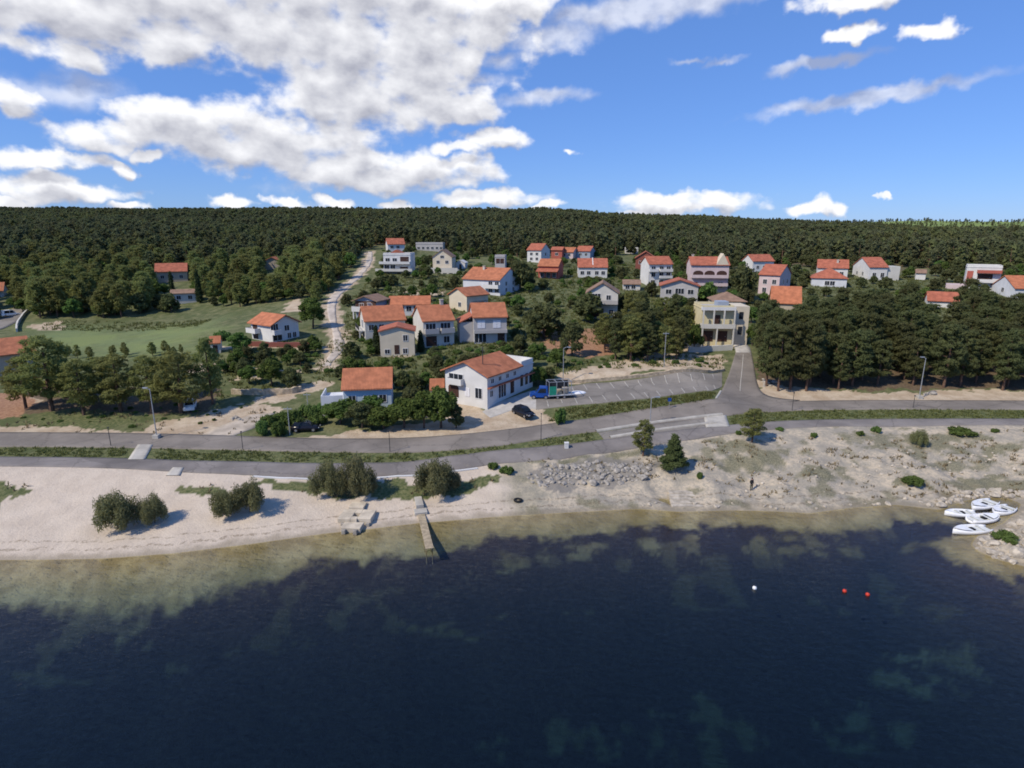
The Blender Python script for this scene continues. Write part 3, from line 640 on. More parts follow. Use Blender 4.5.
# ------------------------------------------------------------------ houses
HBOX = []        # pixel boxes of the houses, used only to keep planted trees from standing right in front of them
FOOT = []        # footprints (x, y, radius) where no tree grows
class House:
    """local frame: x along the front, y to the back, z up; the front is the y = 0 face and (0, 0) its left corner"""
    def __init__(s, name, label, xc, yb, fpx, side, spx, a, ye, wall, roof='side', tile='tile', w=None, d=None, pitch=.44, cat='house', over=.45, group=None, sink=3.0, px_top=None, chim=None):
        a = R(a); c = hit(xc, yb); u = (xc - 512) / FPX; dep = to_px(c)[2]; sc_ = dep / FPX
        s.w = w or fpx * sc_ / (math.cos(a) + u * math.sin(a))
        k = (math.sin(a) - u * math.cos(a)) * (1 if side == 'R' else -1)
        s.d = d or max(4.5, min(15, spx * sc_ / k if k > .08 else 7))
        e1 = Vector((math.cos(a), -math.sin(a), 0)); e2 = Vector((math.sin(a), math.cos(a), 0))
        o = c - e1 * s.w if side == 'R' else c
        s.base = c.z; s.h = max(2.2, z_at(c.y, ye) - c.z); s.e1, s.e2, s.o, s.a, s.label = e1, e2, o, a, label
        s.root = empty(name, o, -a); tag(s.root, label, cat, group); s.sink = sink
        ctr = o + e1 * s.w / 2 + e2 * s.d / 2
        FOOT.append((ctr.x, ctr.y, max(s.w, s.d) * .5 + .8))
        px = [to_px((o + e1 * x + e2 * y) + Vector((0, 0, z)))[:2] for x in (0, s.w) for y in (0, s.d) for z in (0, s.h, s.h + 1.5)]
        HBOX.append((min(p[0] for p in px), min(p[1] for p in px), max(p[0] for p in px), max(p[1] for p in px), to_px(ctr)[2]))
        w_, d_, h = s.w, s.d, s.h; W_ = M[wall]; s.wm = W_; s.rise = 0
        if roof == 'flat':
            mb = MB(); mb.box(0, w_, 0, d_, -sink, h); mb.box(-.12, w_ + .12, -.12, d_ + .12, h, h + .14)
            for x0, x1, y0, y1 in ((0, w_, 0, .2), (0, w_, d_ - .2, d_), (0, .2, .2, d_ - .2), (w_ - .2, w_, .2, d_ - .2)): mb.box(x0, x1, y0, y1, h + .14, h + .75)
            s.wallo = mb.build('wall', W_, s.root)
            r = MB(); r.box(.22, w_ - .22, .22, d_ - .22, h + .14, h + .22); s.roofo = r.build('roof', M['concrete'], s.root)
        else:
            mb = MB(); ov = over; th = .22
            if roof == 'front':            # gable in the front face
                s.rise = r_ = w_ / 2 * pitch
                mb.prism([(0, 0, -sink), (w_, 0, -sink), (w_, 0, h), (w_ / 2, 0, h + r_), (0, 0, h)], (0, 0, 0), (0, d_, 0))
                dz = ov * pitch
                prof = [(-ov, 0, h - dz), (w_ / 2, 0, h + r_), (w_ + ov, 0, h - dz), (w_ + ov, 0, h - dz + th), (w_ / 2, 0, h + r_ + th * 1.1), (-ov, 0, h - dz + th)]
                prof = [(x, y, z + .01) for x, y, z in prof]
                rm = MB().prism(prof, (0, -ov, 0), (0, d_ + ov, 0))
            elif roof == 'side':           # ridge parallel to the front
                s.rise = r_ = d_ / 2 * pitch
                mb.prism([(0, 0, -sink), (0, d_, -sink), (0, d_, h), (0, d_ / 2, h + r_), (0, 0, h)], (0, 0, 0), (w_, 0, 0))
                dz = ov * pitch
                prof = [(0, -ov, h - dz), (0, d_ / 2, h + r_), (0, d_ + ov, h - dz), (0, d_ + ov, h - dz + th), (0, d_ / 2, h + r_ + th * 1.1), (0, -ov, h - dz + th)]
                prof = [(x, y, z + .01) for x, y, z in prof]
                rm = MB().prism(prof, (-ov * .6, 0, 0), (w_ + ov * .6, 0, 0))
            else:                          # hip
                s.rise = r_ = min(w_, d_) / 2 * pitch
                mb.box(0, w_, 0, d_, -sink, h); rm = MB(); e = min(w_, d_) / 2
                b4 = [(-ov, -ov), (w_ + ov, -ov), (w_ + ov, d_ + ov), (-ov, d_ + ov)]
                vs = [(x, y, h + .01) for x, y in b4] + [(x, y, h + .18) for x, y in b4]
                vs += [(e, d_ / 2, h + r_ + .3), (w_ - e, d_ / 2, h + r_ + .3)] if w_ >= d_ else [(w_ / 2, e, h + r_ + .3), (w_ / 2, d_ - e, h + r_ + .3)]
                top = [(4, 5, 9, 8), (5, 6, 9), (6, 7, 8, 9), (7, 4, 8)] if w_ >= d_ else [(4, 5, 8), (5, 6, 9, 8), (6, 7, 9), (7, 4, 8, 9)]
                rm.add(vs, [(3, 2, 1, 0), (0, 1, 5, 4), (1, 2, 6, 5), (2, 3, 7, 6), (3, 0, 4, 7)] + top)
            s.wallo = mb.build('wall', W_, s.root)
            s.roofo = rm.build('roof', M[tile], s.root)
            if chim is not None:
                cm_ = MB(); x, y = chim[0] * w_, chim[1] * d_
                zr = h + (s.rise * (1 - abs(chim[1] - .5) * 2) if roof == 'side' else s.rise * (1 - abs(chim[0] - .5) * 2))
                cm_.box(x - .35, x + .35, y - .3, y + .3, zr - .4, zr + 1.2); cm_.box(x - .45, x + .45, y - .4, y + .4, zr + 1.2, zr + 1.35)
                cm_.build('chimney', M['chimney'], s.roofo)
    def frame(s, f):
        """origin, along, outward for a face: F front, R right, L left"""
        if f == 'F': return Vector((0, 0, 0)), Vector((1, 0, 0)), Vector((0, -1, 0)), s.w
        if f == 'R': return Vector((s.w, 0, 0)), Vector((0, 1, 0)), Vector((1, 0, 0)), s.d
        return Vector((0, s.d, 0)), Vector((0, -1, 0)), Vector((-1, 0, 0)), s.d
    def bx(s, mb, f, u0, u1, z0, z1, o0, o1):
        O, A, N, L = s.frame(f); vs = []
        for z in (z0, z1):
            for (u, o) in ((u0, o0), (u1, o0), (u1, o1), (u0, o1)): vs.append(O + A * u + N * o + Vector((0, 0, z)))
        mb.add(vs, [(3, 2, 1, 0), (4, 5, 6, 7), (0, 1, 5, 4), (1, 2, 6, 5), (2, 3, 7, 6), (3, 0, 4, 7)])
    def win(s, f, u, z, w=1.1, h=1.3, kind='w'):
        """u: fraction along the face; z: fraction of the wall height of the sill"""
        L = s.frame(f)[3]; uc = u * L; z0 = z * s.h; mb = MB(); t_ = .09
        if kind == 'w':
            for a0, a1, b0, b1 in ((-w / 2 - t_, w / 2 + t_, z0 - t_, z0), (-w / 2 - t_, w / 2 + t_, z0 + h, z0 + h + t_), (-w / 2 - t_, -w / 2, z0, z0 + h), (w / 2, w / 2 + t_, z0, z0 + h), (-.03, .03, z0, z0 + h)):
                s.bx(mb, f, uc + a0, uc + a1, b0, b1, -.02, .07)
            o = mb.build('window', M['frame'], s.root); p = MB(); s.bx(p, f, uc - w / 2, uc + w / 2, z0, z0 + h, -.02, .025); p.build('pane', M['glass'], o)
        elif kind == 's':
            s.bx(mb, f, uc - w / 2, uc - .02, z0, z0 + h, -.02, .06); s.bx(mb, f, uc + .02, uc + w / 2, z0, z0 + h, -.02, .06); mb.build('shutter', M['shutter'], s.root)
        elif kind == 'd':  # doors; dark panels also stand in for the shade of loggias and openings
            s.bx(mb, f, uc - w / 2, uc + w / 2, z0, z0 + h, -.02, .05); o = mb.build('door_or_shade_panel', M['darkwood'], s.root)
            p = MB(); s.bx(p, f, uc + w * .3, uc + w * .36, z0 + h * .45, z0 + h * .5, .04, .11); p.build('handle', M['metal'], o)
        elif kind == 'g':                       # wide glazed opening
            for a0, a1, b0, b1 in ((-w / 2 - t_, w / 2 + t_, z0 + h, z0 + h + t_), (-w / 2 - t_, -w / 2, z0, z0 + h), (w / 2, w / 2 + t_, z0, z0 + h)) + tuple((-w / 2 + w * k / 3 - .04, -w / 2 + w * k / 3 + .04, z0, z0 + h) for k in (1, 2)):
                s.bx(mb, f, uc + a0, uc + a1, b0, b1, -.02, .08)
            o = mb.build('glazed_door', M['frame'], s.root); p = MB(); s.bx(p, f, uc - w / 2, uc + w / 2, z0, z0 + h, -.02, .025); p.build('pane', M['glass'], o)
        elif kind == 'a':                       # arched raised panel, its dark colour standing in for a shaded opening
            O, A, N, L2 = s.frame(f); n = 10
            arc = [(-w / 2, 0), (w / 2, 0), (w / 2, h - w / 2 * .6)] + [(w / 2 * math.cos(k * math.pi / n), h - w / 2 * .6 + w / 2 * .6 * math.sin(k * math.pi / n)) for k in range(1, n)] + [(-w / 2, h - w / 2 * .6)]
            P = [O + A * (uc + x) + Vector((0, 0, z0 + z_)) for x, z_ in arc]
            mb.prism(P, -N * .02, N * .04); o = mb.build('arched_shade_panel', M['darkwood'], s.root)
    def wins(s, f, us, zs, w=1.1, h=1.3, kind='w'):
        for z in zs:
            for u in us: s.win(f, u, z, w, h, kind)
    def balcony(s, f, u0, u1, z, out=1.3, mat='white', rail='solid', h=.95, posts=()):
        L = s.frame(f)[3]; mb = MB(); z0 = z * s.h; a0, a1 = u0 * L, u1 * L
        s.bx(mb, f, a0, a1, z0 - .2, z0, -.02, out); o = mb.build('balcony', M[mat], s.root); r = MB()
        if rail == 'solid':
            s.bx(r, f, a0, a1, z0, z0 + h, out - .12, out); s.bx(r, f, a0, a0 + .12, z0, z0 + h, .01, out - .12); s.bx(r, f, a1 - .12, a1, z0, z0 + h, .01, out - .12)
            r.build('parapet', M[mat], o)
        else:
            n = max(4, int((a1 - a0) / .35))
            for k in range(n + 1):
                u = a0 + (a1 - a0 - .05) * k / n; s.bx(r, f, u, u + .05, z0, z0 + h - .06, out - .07, out - .02)
            s.bx(r, f, a0, a1, z0 + h - .06, z0 + h, out - .08, out - .01); r.build('railing', M[rail], o)
        for u in posts:
            p = MB(); s.bx(p, f, u * L - .14, u * L + .14, -s.sink, z0 - .2, out - .32, out - .04); p.build('pillar', M[mat], o)
    def block(s, name, x0, x1, y0, y1, z0, z1, mat, parent=None):
        mb = MB(); mb.box(x0, x1, y0, y1, z0, z1); return mb.build(name, M[mat], parent or s.root)

# --- the big white house by the parking lot
H = House('house', 'large white two storey house with orange gable roof beside the parking lot', 487.5, 410, 43.5, 'R', 31, 33, 376, 'white', 'front', 'tile', d=9.5, pitch=.42, over=.6)
for z0, z1, w_ in ((.12, .3, 0),): pass
H.win('F', .80, .30, 1.3, 1.7); H.win('F', .53, .30, 1.0, 1.5, 's'); H.win('F', .20, .22, 2.2, 2.2, 'a')
H.win('F', .27, .66, 2.9, 1.5, 'g'); H.balcony('F', .10, .46, .66, .9, 'white', 'solid', .85)
H.wins('R', (.15, .38, .62, .86), (.74,), .8, .7); H.win('R', .45, .22, 2.2, 2.3, 'g'); H.win('R', .12, .35, .8, 1.0); H.win('R', .78, .22, 1.1, 2.2, 'd')
mb = MB(); H.bx(mb, 'R', .0, H.d - .1, H.h * .62, H.h * .62 + .18, -.02, .55); mb.build('awning', M['tile2'], H.root, bevel=0)
fl = MB(); fl.tube([(H.w * .72, 2.2, H.h + 1.0), (H.w * .72, 2.2, H.h + 4.2)], .07, 8); fl.tube([(H.w * .72 - .5, 2.2, H.h + 3.6), (H.w * .72 + .5, 2.2, H.h + 3.6)], .05, 6); fl.tube([(H.w * .72 - .35, 2.2, H.h + 4.0), (H.w * .72 + .35, 2.2, H.h + 4.0)], .05, 6)
fl.build('antenna', M['darkmetal'], H.roofo)
an = MB(); an.box(.3, H.w - .02, H.d + .02, H.d + 4.8, -2, H.h * .93); an.box(.2, H.w + .1, H.d + .02, H.d + 4.9, H.h * .93, H.h * .93 + .14)
for x0, x1, y0, y1 in ((.3, H.w - .02, H.d + 4.6, H.d + 4.8), (H.w - .24, H.w - .02, H.d + .9, H.d + 4.6)): an.box(x0, x1, y0, y1, H.h * .93 + .14, H.h * .93 + .95)
annex = an.build('annex', M['white'], H.root)
for y in (1.0, 2.6, 4.0):
    p = MB(); p.box(H.w - .03, H.w + .04, H.d + y - .4, H.d + y + .4, H.h * .32, H.h * .32 + 2.0); p.build('window', M['glass'], annex)
p = MB(); p.box(H.w, H.w + .5, H.d + .1, H.d + 4.7, H.h * .62, H.h * .62 + .16); p.build('awning', M['tile2'], annex)
# --- the low pale blue house
H = House('house', 'low pale blue house with red tiled roof behind the roadside bushes', 392, 411, 47, 'R', 3, -9, 387, 'paleblue', 'side', 'tile', d=7.5, pitch=.62)
H.wins('F', (.18, .5, .82), (.40,), 1.1, 1.2); H.block('terrace', -3.4, -.02, -.8, 4.5, -2.5, 2.4, 'bluewhite')
tr_ = MB()
for x0, x1, y0, y1 in ((-3.4, -.02, -.8, -.62), (-3.4, -3.22, -.62, 4.5)): tr_.box(x0, x1, y0, y1, 2.4, 3.2)
tr_.build('parapet', M['bluewhite'], H.root)
# --- row of houses above
H = House('house', 'light grey house with long orange roof and balconied left gable behind the small cream house', 366, 342, 41, 'L', 6, -21, 321, 'offwhite', 'side', 'tile', d=8.5, pitch=.62, chim=(.2, .6))
H.wins('F', (.15, .4, .8), (.55,), 1.1, 1.2); H.balcony('L', .1, .9, .52, 1.3, 'offwhite', 'darkmetal', posts=(.12, .88)); H.win('L', .5, .55, 2, 1.9, 'g'); H.win('L', .5, .05, 2, 1.9, 'd')
H = House('house', 'small cream house with low red gable roof standing in front of the grey one', 415, 356, 34, 'R', 2, -8, 331, 'cream', 'front', 'tile2', d=6, pitch=.26, over=.35)
H.win('F', .74, .62, .9, 1.2); H.win('F', .72, .12, .9, 1.0); H.win('F', .2, .12, 1.0, .9); H.win('F', .48, .1, 1, 1.9, 'd')
H = House('house', 'tall house with orange roof and two pale first floor balconies, white gable side', 424, 348, 31, 'L', 8, -23, 321, 'offwhite', 'side', 'tile', d=9, pitch=.60, chim=(.8, .5))
H.wins('F', (.24, .72), (.60,), 2.2, 1.7, 'g'); H.balcony('F', .02, .46, .56, 1.2, 'greyw', 'solid', .9); H.balcony('F', .54, .98, .56, 1.2, 'greyw', 'solid', .9); H.win('F', .25, .05, 2.4, 2.2, 'd'); H.win('F', .75, .15, 1.3, 1.4)
H = House('house', 'grey house with red roof and two white shuttered upper windows', 474, 344, 33, 'L', 5, -10, 317, 'greyw', 'side', 'tile', d=8.5, pitch=.58)
H.wins('F', (.23, .70), (.58,), 1.7, 1.7, 's'); H.win('F', .2, .06, 2.6, 2.1, 'g'); H.win('F', .83, .06, 1.6, 2.2, 'd'); H.balcony('F', .0, 1.0, .44, .9, 'greyw', 'solid', .5)
H.block('side_wing', -3.0, -.02, 1.5, 7.5, -2, H.h * .78, 'greyw'); p = MB(); p.prism([(-3.3, 0, H.h * .74), (0, 0, H.h * 1.0), (0, 0, H.h * 1.04), (-3.3, 0, H.h * .78)], (0, 1.2, 0), (0, 7.8, 0)); p.build('wing_roof', M['tile2'], H.root)
H = House('house', 'cream gabled house with orange roof and brown recessed balcony on its right', 467, 312, 18, 'R', 20, 44, 296, 'cream', 'front', 'tile', d=8, pitch=.5)
H.win('F', .6, .28, 1.1, 1.2); H.win('R', .5, .1, 5, 1.9, 'd'); H.balcony('R', .1, .9, .45, 1.2, 'beige', 'darkwood', .9)
H = House('chalet', 'small chalet with dark timber gable above a white balcony beside the dirt track', 377, 320, 21, 'R', 9, 16, 301, 'bluew', 'front', 'tilebrown', d=6, pitch=.36, over=.7)
H.block('timber_gable', .05, H.w - .05, -.06, -.003, H.h * .52, H.h * .98, 'timber'); H.wins('F', (.3, .7), (.60,), 1.2, 1.2); H.balcony('F', -.05, 1.05, .48, 1.5, 'white', 'solid', 1.1, posts=(.02, .98))
H = House('house', 'long low white house with orange roof and dark windows below the hilltop villas', 430, 315, 40, 'R', 2, -6, 304, 'white', 'side', 'tile3', d=6.5, pitch=.52)
H.wins('F', (.12, .3, .48, .66, .86), (.38,), 1.3, 1.3)
H = House('villa', 'white flat roofed villa with stacked balconies at the top of the dirt track', 411, 274, 27, 'R', 7, 3, 255, 'white', 'flat', d=8)
H.wins('F', (.16, .42), (.66,), 1.6, 1.2); H.win('F', .78, .62, 3.2, 2.0, 'd'); H.wins('F', (.12, .34), (.26,), 1.7, 1.5); H.win('F', .75, .12, 3, 1.8, 'd'); H.balcony('F', -.12, 1.0, .56, 1.8, 'white', 'solid', .7); H.balcony('F', -.25, 1.1, .18, 2.6, 'offwhite', 'solid', .8)
p = MB(); p.prism([(1.5, 0, H.h + .3), (4.5, 0, H.h + 1.9), (7.5, 0, H.h + .3)], (0, 1.5, 0), (0, 6, 0)); p.build('roof_hut', M['tile2'], H.roofo)
H = House('house', 'white house with red roof, highest one behind the flat roofed villa', 388, 252, 17, 'L', 4, -18, 244, 'bluewhite', 'side', 'tile2', d=8, pitch=.6); H.wins('F', (.25, .6), (.45,), 1.4, 1.2)
H = House('building', 'long low flat roofed grey white building at the edge of the forest', 443, 252, 27, 'R', 2, 4, 244, 'greyw', 'flat', d=6); H.wins('F', (.1, .27, .44, .61, .78, .93), (.35,), 1.2, 1.1)
H = House('house', 'tall cream gable house standing above a wide white terrace on the hill', 452, 272, 19, 'R', 3, 4, 257, 'cream', 'front', 'tilebrown', d=9, pitch=.7, over=.3)
H.wins('F', (.28, .74), (.55,), 1.2, 1.2); H.win('F', .5, .92, 1.4, 1.0)
H.block('terrace', -3.2, H.w + 3.0, -5, -.01, -4, .9, 'offwhite'); p = MB(); p.box(-3.2, H.w + 3, -5, -4.8, .9, 1.8); tt = p.build('parapet', M['offwhite'], H.root)
for k in range(5):
    p = MB(); x = -2.2 + k * (H.w + 4.2) / 5; p.box(x, x + 1.4, -5.06, -4.99, -1.6, -.1); p.build('window', M['glass'], H.root)
H = House('shed', 'small white gabled shed right of the tall cream gable house', 465, 269, 9, 'R', 2, 10, 263, 'white', 'front', 'white', d=4.5, pitch=.5, over=.2, sink=2); H.win('F', .5, .1, .9, 1.6, 'd')
H = House('house', 'long house with orange roof and tall blue white gable end among dark trees', 500, 296, 38, 'R', 21, 30, 280, 'bluewhite', 'side', 'tile', pitch=.5, chim=(.35, .4)); H.wins('F', (.75, .92), (.62, .2), 1.4, 1.3); H.wins('R', (.3, .65), (.6, .2), 1.0, 1.2); H.balcony('F', .6, 1.0, .5, 1.2, 'white', 'solid')
H = House('concrete_tower', 'square unfinished grey concrete tower with flat slab roof on the slope', 505, 276, 10, 'R', 2, 6, 257, 'greyw', 'flat', d=5, cat='tower'); H.wins('F', (.3, .72), (.66,), 1.4, 1.8, 'd')  # unfinished concrete tower; dark panels stand in for its shaded open bays
H = House('house', 'white house with red roof and blue shaded right wall at the forest edge', 541, 263, 14, 'R', 9, 28, 250, 'white', 'side', 'tile2', pitch=.55); H.wins('F', (.3, .7), (.58, .2), 1.2, 1.2); H.win('R', .5, .55, 1.2, 1.2)
H = House('house', 'pinkish house with flat red top between white and brown roofed houses on the ridge', 562, 259, 11, 'R', 4, 18, 250, 'redw', 'side', 'tile2', pitch=.4, d=6); H.win('F', .5, .4, 1.3, 1.2)
H = House('house', 'brown roofed cream house, middle one of the row under the forest', 573, 259, 13, 'R', 5, 24, 252, 'pink', 'side', 'tile', pitch=.5); H.wins('F', (.3, .7), (.4,), 1.2, 1.2)
H = House('house', 'blue walled house with faded red roof, last of the row under the forest', 590, 259, 14, 'R', 5, 24, 251, 'bluew', 'side', 'tile2', pitch=.5); H.wins('F', (.3, .7), (.4,), 1.2, 1.2)
H = House('house', 'red walled house with wide orange roof and a lower porch roof', 558, 279, 20, 'R', 5, 18, 266, 'redw', 'side', 'tile', pitch=.55, d=8); H.wins('F', (.2, .5, .8), (.12,), 1.3, 1.6)
p = MB(); p.prism([(0, -2.6, H.h * .56), (0, -.01, H.h * .76), (0, -.01, H.h * .80), (0, -2.6, H.h * .60)], (-.3, 0, 0), (H.w + .3, 0, 0)); p.build('porch_roof', M['tile2'], H.root)
H = House('house', 'white semi detached house whose red roof is split by a pale party wall', 607, 278, 29, 'R', 2, 4, 267, 'white', 'side', 'tile2', pitch=.62, d=9); H.wins('F', (.14, .36, .64, .86), (.3,), 1.3, 1.3)
p = MB(); p.prism([(0, -.55, H.h - .2), (0, H.d / 2, H.h + H.rise + .5), (0, H.d + .5, H.h - .2)], (H.w * .49, 0, 0), (H.w * .52, 0, 0)); p.build('party_wall', M['white'], H.root)
H = House('house', 'grey white gable fronted house with long balcony above the dark pine grove', 617, 320, 31, 'R', 3, 9, 293, 'offwhite', 'front', 'tilebrown', d=9, pitch=.62); H.wins('F', (.3,), (.72,), 2.2, 1.7, 'g'); H.win('F', .7, .74, 1.1, 1.2); H.balcony('F', .05, 1.0, .62, 1.3, 'greyw', 'solid', .8); H.win('F', .35, .1, 3.2, 2.2, 'd'); H.win('F', .8, .2, 1.1, 1.2)
H = House('house', 'dark red brick house with red gable roof behind the tall white house', 655, 270, 20, 'R', 4, 12, 258, 'brick', 'front', 'tile2', d=9, pitch=.62); H.wins('F', (.25, .5), (.5,), 1.2, 1.2)
H = House('house', 'tall white three storey house with red roof and white gable on the left', 648, 286, 23, 'L', 8, -6, 264, 'white', 'side', 'tile2', pitch=.5, d=9); H.wins('F', (.2, .55, .85), (.70, .42, .08), 1.4, 1.4); H.balcony('F', .0, .38, .68, 1.2, 'white', 'solid', .7); H.balcony('F', .45, 1.0, .68, 1.2, 'white', 'solid', .7); H.balcony('F', .45, 1.0, .38, 1.2, 'white', 'solid', .7)
H = House('house', 'wide white house with low gable front and red left roof slope', 697, 306, 37, 'R', 2, 12, 286, 'greyw', 'front', 'tile2', d=9, pitch=.32, over=.6); H.wins('F', (.2, .8), (.58,), 1.6, 1.3); H.win('F', .5, .6, 2.4, 1.5, 'g'); H.wins('F', (.3, .75), (.15,), 1.5, 1.4)
H = House('house', 'large pink three storey house with three arched balcony openings and red roof', 727, 293, 38, 'R', 3, 8, 265, 'pink', 'side', 'tile2', pitch=.45, d=10, chim=(.1, .6)); H.wins('F', (.2, .5, .82), (.56,), 3.2, 2.1, 'a'); H.wins('F', (.15, .8), (.2,), 1.5, 1.6); H.balcony('F', .02, .98, .56, 1.4, 'pink', 'solid', .8); H.balcony('F', .02, .98, .27, 1.4, 'pink', 'solid', .8)
p = MB(); p.prism([(H.w * .64, 0, H.h - .3), (H.w * .82, 0, H.h + 3.6), (H.w, 0, H.h - .3)], (0, -.35, 0), (0, 4.5, 0)); p.build('front_gable', M['cream'], H.root)
H = House('villa', 'yellow villa with flat roof terrace and white framed loggias by the uphill road', 731, 346, 32, 'R', 4, 4, 309, 'yellow', 'flat', d=8)
H.win('F', .48, .60, 1.6, 2.0, 'd'); H.win('F', .25, .12, 2.2, 2.4, 'd'); H.win('F', .68, .12, 2.4, 2.4, 'd'); H.balcony('F', -.02, 1.02, .52, 1.6, 'offwhite', 'solid', .8, posts=(.02, .47, .98)); H.balcony('F', -.02, 1.02, 1.0, 1.2, 'white', 'solid', .5, posts=())
mb = MB()
for u in (.02, .34, .66, .98): H.bx(mb, 'F', u * H.w - .14, u * H.w + .14, H.h * .52, H.h * .98, 1.28, 1.56)
mb.build('columns', M['offwhite'], H.root); H.block('skylight', H.w * .55, H.w * .9, 2, 5, H.h + .3, H.h + 1.4, 'bluew')
H.block('side_wing', H.w + .01, H.w + 3.6, .8, 8, -3, H.h * 1.06, 'cream'); p = MB(); p.box(H.w + 1.4, H.w + 2.3, .72, .82, H.h * .72, H.h * .72 + 1.6); p.build('window', M['glass'], H.root); p = MB(); p.box(H.w + 1.4, H.w + 2.3, .72, .82, H.h * .3, H.h * .3 + 1.8); p.build('window', M['glass'], H.root)
H = House('house', 'low house with brown hipped roof between the pink house and yellow villa', 744, 318, 31, 'R', 2, 8, 302, 'beige', 'hip', 'tilebrown', d=9, pitch=.5); H.win('F', .7, .5, 1.3, 1.2)
H = House('house', 'white gabled house with bright red roof beside the pink house', 752, 272, 21, 'L', 11, -8, 261, 'white', 'side', 'tile2', pitch=.55); H.wins('F', (.25, .55, .85), (.3,), 1.1, 1.2); H.win('L', .5, .5, 1.1, 1.2)
H = House('house', 'pale grey house with red roof and tall gable end on the right behind the wood', 778, 296, 21, 'R', 11, 42, 275, 'pink', 'side', 'tile2', pitch=.55); H.wins('F', (.3, .75), (.55, .15), 1.2, 1.4); H.wins('R', (.35, .7), (.55, .2), 1.2, 1.4)
H = House('house', 'white house with long red roof and a chimney behind the blue white bungalow', 847, 278, 31, 'R', 3, 24, 268, 'white', 'side', 'tile2', pitch=.6, d=9, chim=(.65, .3)); H.wins('F', (.2, .5, .8), (.3,), 1.3, 1.1)
H = House('bungalow', 'blue white bungalow under a wide red hipped roof behind the wood', 846, 288, 36, 'R', 3, 24, 279, 'bluewhite', 'hip', 'tile2', pitch=.6, d=10); H.wins('F', (.45, .6), (.25,), 1.4, 1.4)
H = House('house', 'white house with broad gable on its left and red roof, right of the bungalow', 868, 280, 18, 'L', 18, 8, 267, 'white', 'side', 'tile2', pitch=.42); H.wins('L', (.3, .65), (.3,), 1.3, 1.3); H.wins('F', (.3, .75), (.2,), 1.2, 1.7)
H.block('side_wing', H.w + .02, H.w + 4.5, .5, 7, -2, H.h * 1.05, 'offwhite')
H = House('house', 'low house with bright orange roof half hidden behind the tops of the right wood', 800, 311, 30, 'R', 3, 20, 304, 'beige', 'side', 'tile3', pitch=.8, d=10)
H = House('terraced_house', 'white flat roofed terraced house with red wall panels at the right edge of the village', 998, 292, 36, 'R', 4, 34, 268, 'white', 'flat', d=9); H.block('red_panel', H.w * .02, H.w * .2, -.1, -.004, H.h * .25, H.h * .85, 'redw'); H.win('F', .55, .45, 4, 2.2, 'd'); H.balcony('F', .25, 1, .40, 1.5, 'white', 'solid'); H.balcony('F', .3, 1, .8, 1.6, 'redw', 'solid', .8)
H.block('lower_terrace', -5, -.02, -1, 6, -3, H.h * .25, 'pink')
H = House('house', 'blue white gabled house with orange roof cut by the right edge of the photo', 1013, 299, 32, 'L', 25, 10, 288, 'bluewhite', 'side', 'tile3', pitch=.55); H.win('L', .5, .5, 1.3, 1.3)
H = House('house', 'low house with faded red roof left of the terraced house with red panels', 957, 309, 31, 'R', 3, 28, 302, 'white', 'side', 'tile2', pitch=.6, d=7)
H = House('house', 'tiny white house alone between the gabled house and the terraced house', 925, 280, 10, 'R', 2, 30, 273, 'white', 'side', 'tilebrown', d=5, pitch=.4)
H = House('building', 'low white flat roofed building behind the dark red brick house', 638, 254, 13, 'R', 2, 8, 249, 'white', 'flat', d=6); H.wins('F', (.3, .7), (.3,), 1.2, 1.0)
H = House('house', 'white low house with grey roof between the brown gable house and brick house', 640, 291, 17, 'R', 2, 8, 285, 'offwhite', 'side', 'tilebrown', d=6, pitch=.35); H.wins('F', (.25, .6), (.3,), 1.3, 1.1)
# --- left part
H = House('house', 'white house with orange roof and balconies standing alone on the meadow', 273, 343, 28, 'L', 21, -55, 325, 'white', 'front', 'tile3', pitch=.5, over=.6)
H.win('F', .55, .58, 1.2, 1.2); H.wins('F', (.62, .82), (.14,), .9, 1.2); H.win('F', .1, .6, 1.8, 1.7, 'g'); H.win('F', .18, .1, 2.3, 1.4); H.wins('L', (.2,), (.55, .08), 1.8, 2.0, 'd'); H.balcony('L', .0, .45, .5, 1.4, 'white', 'solid', .9); H.balcony('F', -.03, .25, .5, 1.2, 'white', 'solid', .9)
H = House('house', 'beige house with red roof half hidden by trees below the left forest', 188, 281, 31, 'R', 3, -24, 271, 'beige', 'side', 'tile2', pitch=.6, d=9); H.wins('F', (.2, .5, .8), (.3,), 1.2, 1.2)
H = House('house', 'small white house with flat pitched roof beside two dark cypresses', 197, 302, 25, 'R', 3, -22, 293, 'offwhite', 'side', 'tilebrown', pitch=.3, d=6); H.wins('F', (.3, .75), (.35,), 1.2, 1.2)
H = House('house', 'house with orange roof peeking out of the forest left of the dirt track', 280, 269, 15, 'R', 4, -10, 261, 'beige', 'front', 'tile', pitch=.5, d=8)
H = House('house', 'large beige house with orange roof cut by the left edge of the photo', -34, 386, 40, 'R', 40, 40, 360, 'beige', 'front', 'tile', pitch=.42, w=11, d=11)
H = House('house', 'small house with orange roof at the left edge in front of the forest', 4, 297, 14, 'R', 4, -30, 291, 'offwhite', 'side', 'tile', pitch=.6, d=8)
H = House('hut', 'tiny hut with orange roof under the trees beside the field', 221, 353, 10, 'R', 3, -20, 345, 'offwhite', 'side', 'tile3', pitch=.6, d=3.5, over=.3, sink=1.5); H.win('F', .5, .02, .9, 1.7, 'd')
H = House('hut', 'garden hut with orange roof hidden left of the large white house', 444, 402, 13, 'R', 2, -5, 389, 'beige', 'side', 'tile', pitch=.7, d=3.5, over=.3, sink=1.5); H.win('F', .5, .02, .9, 1.7, 'd')

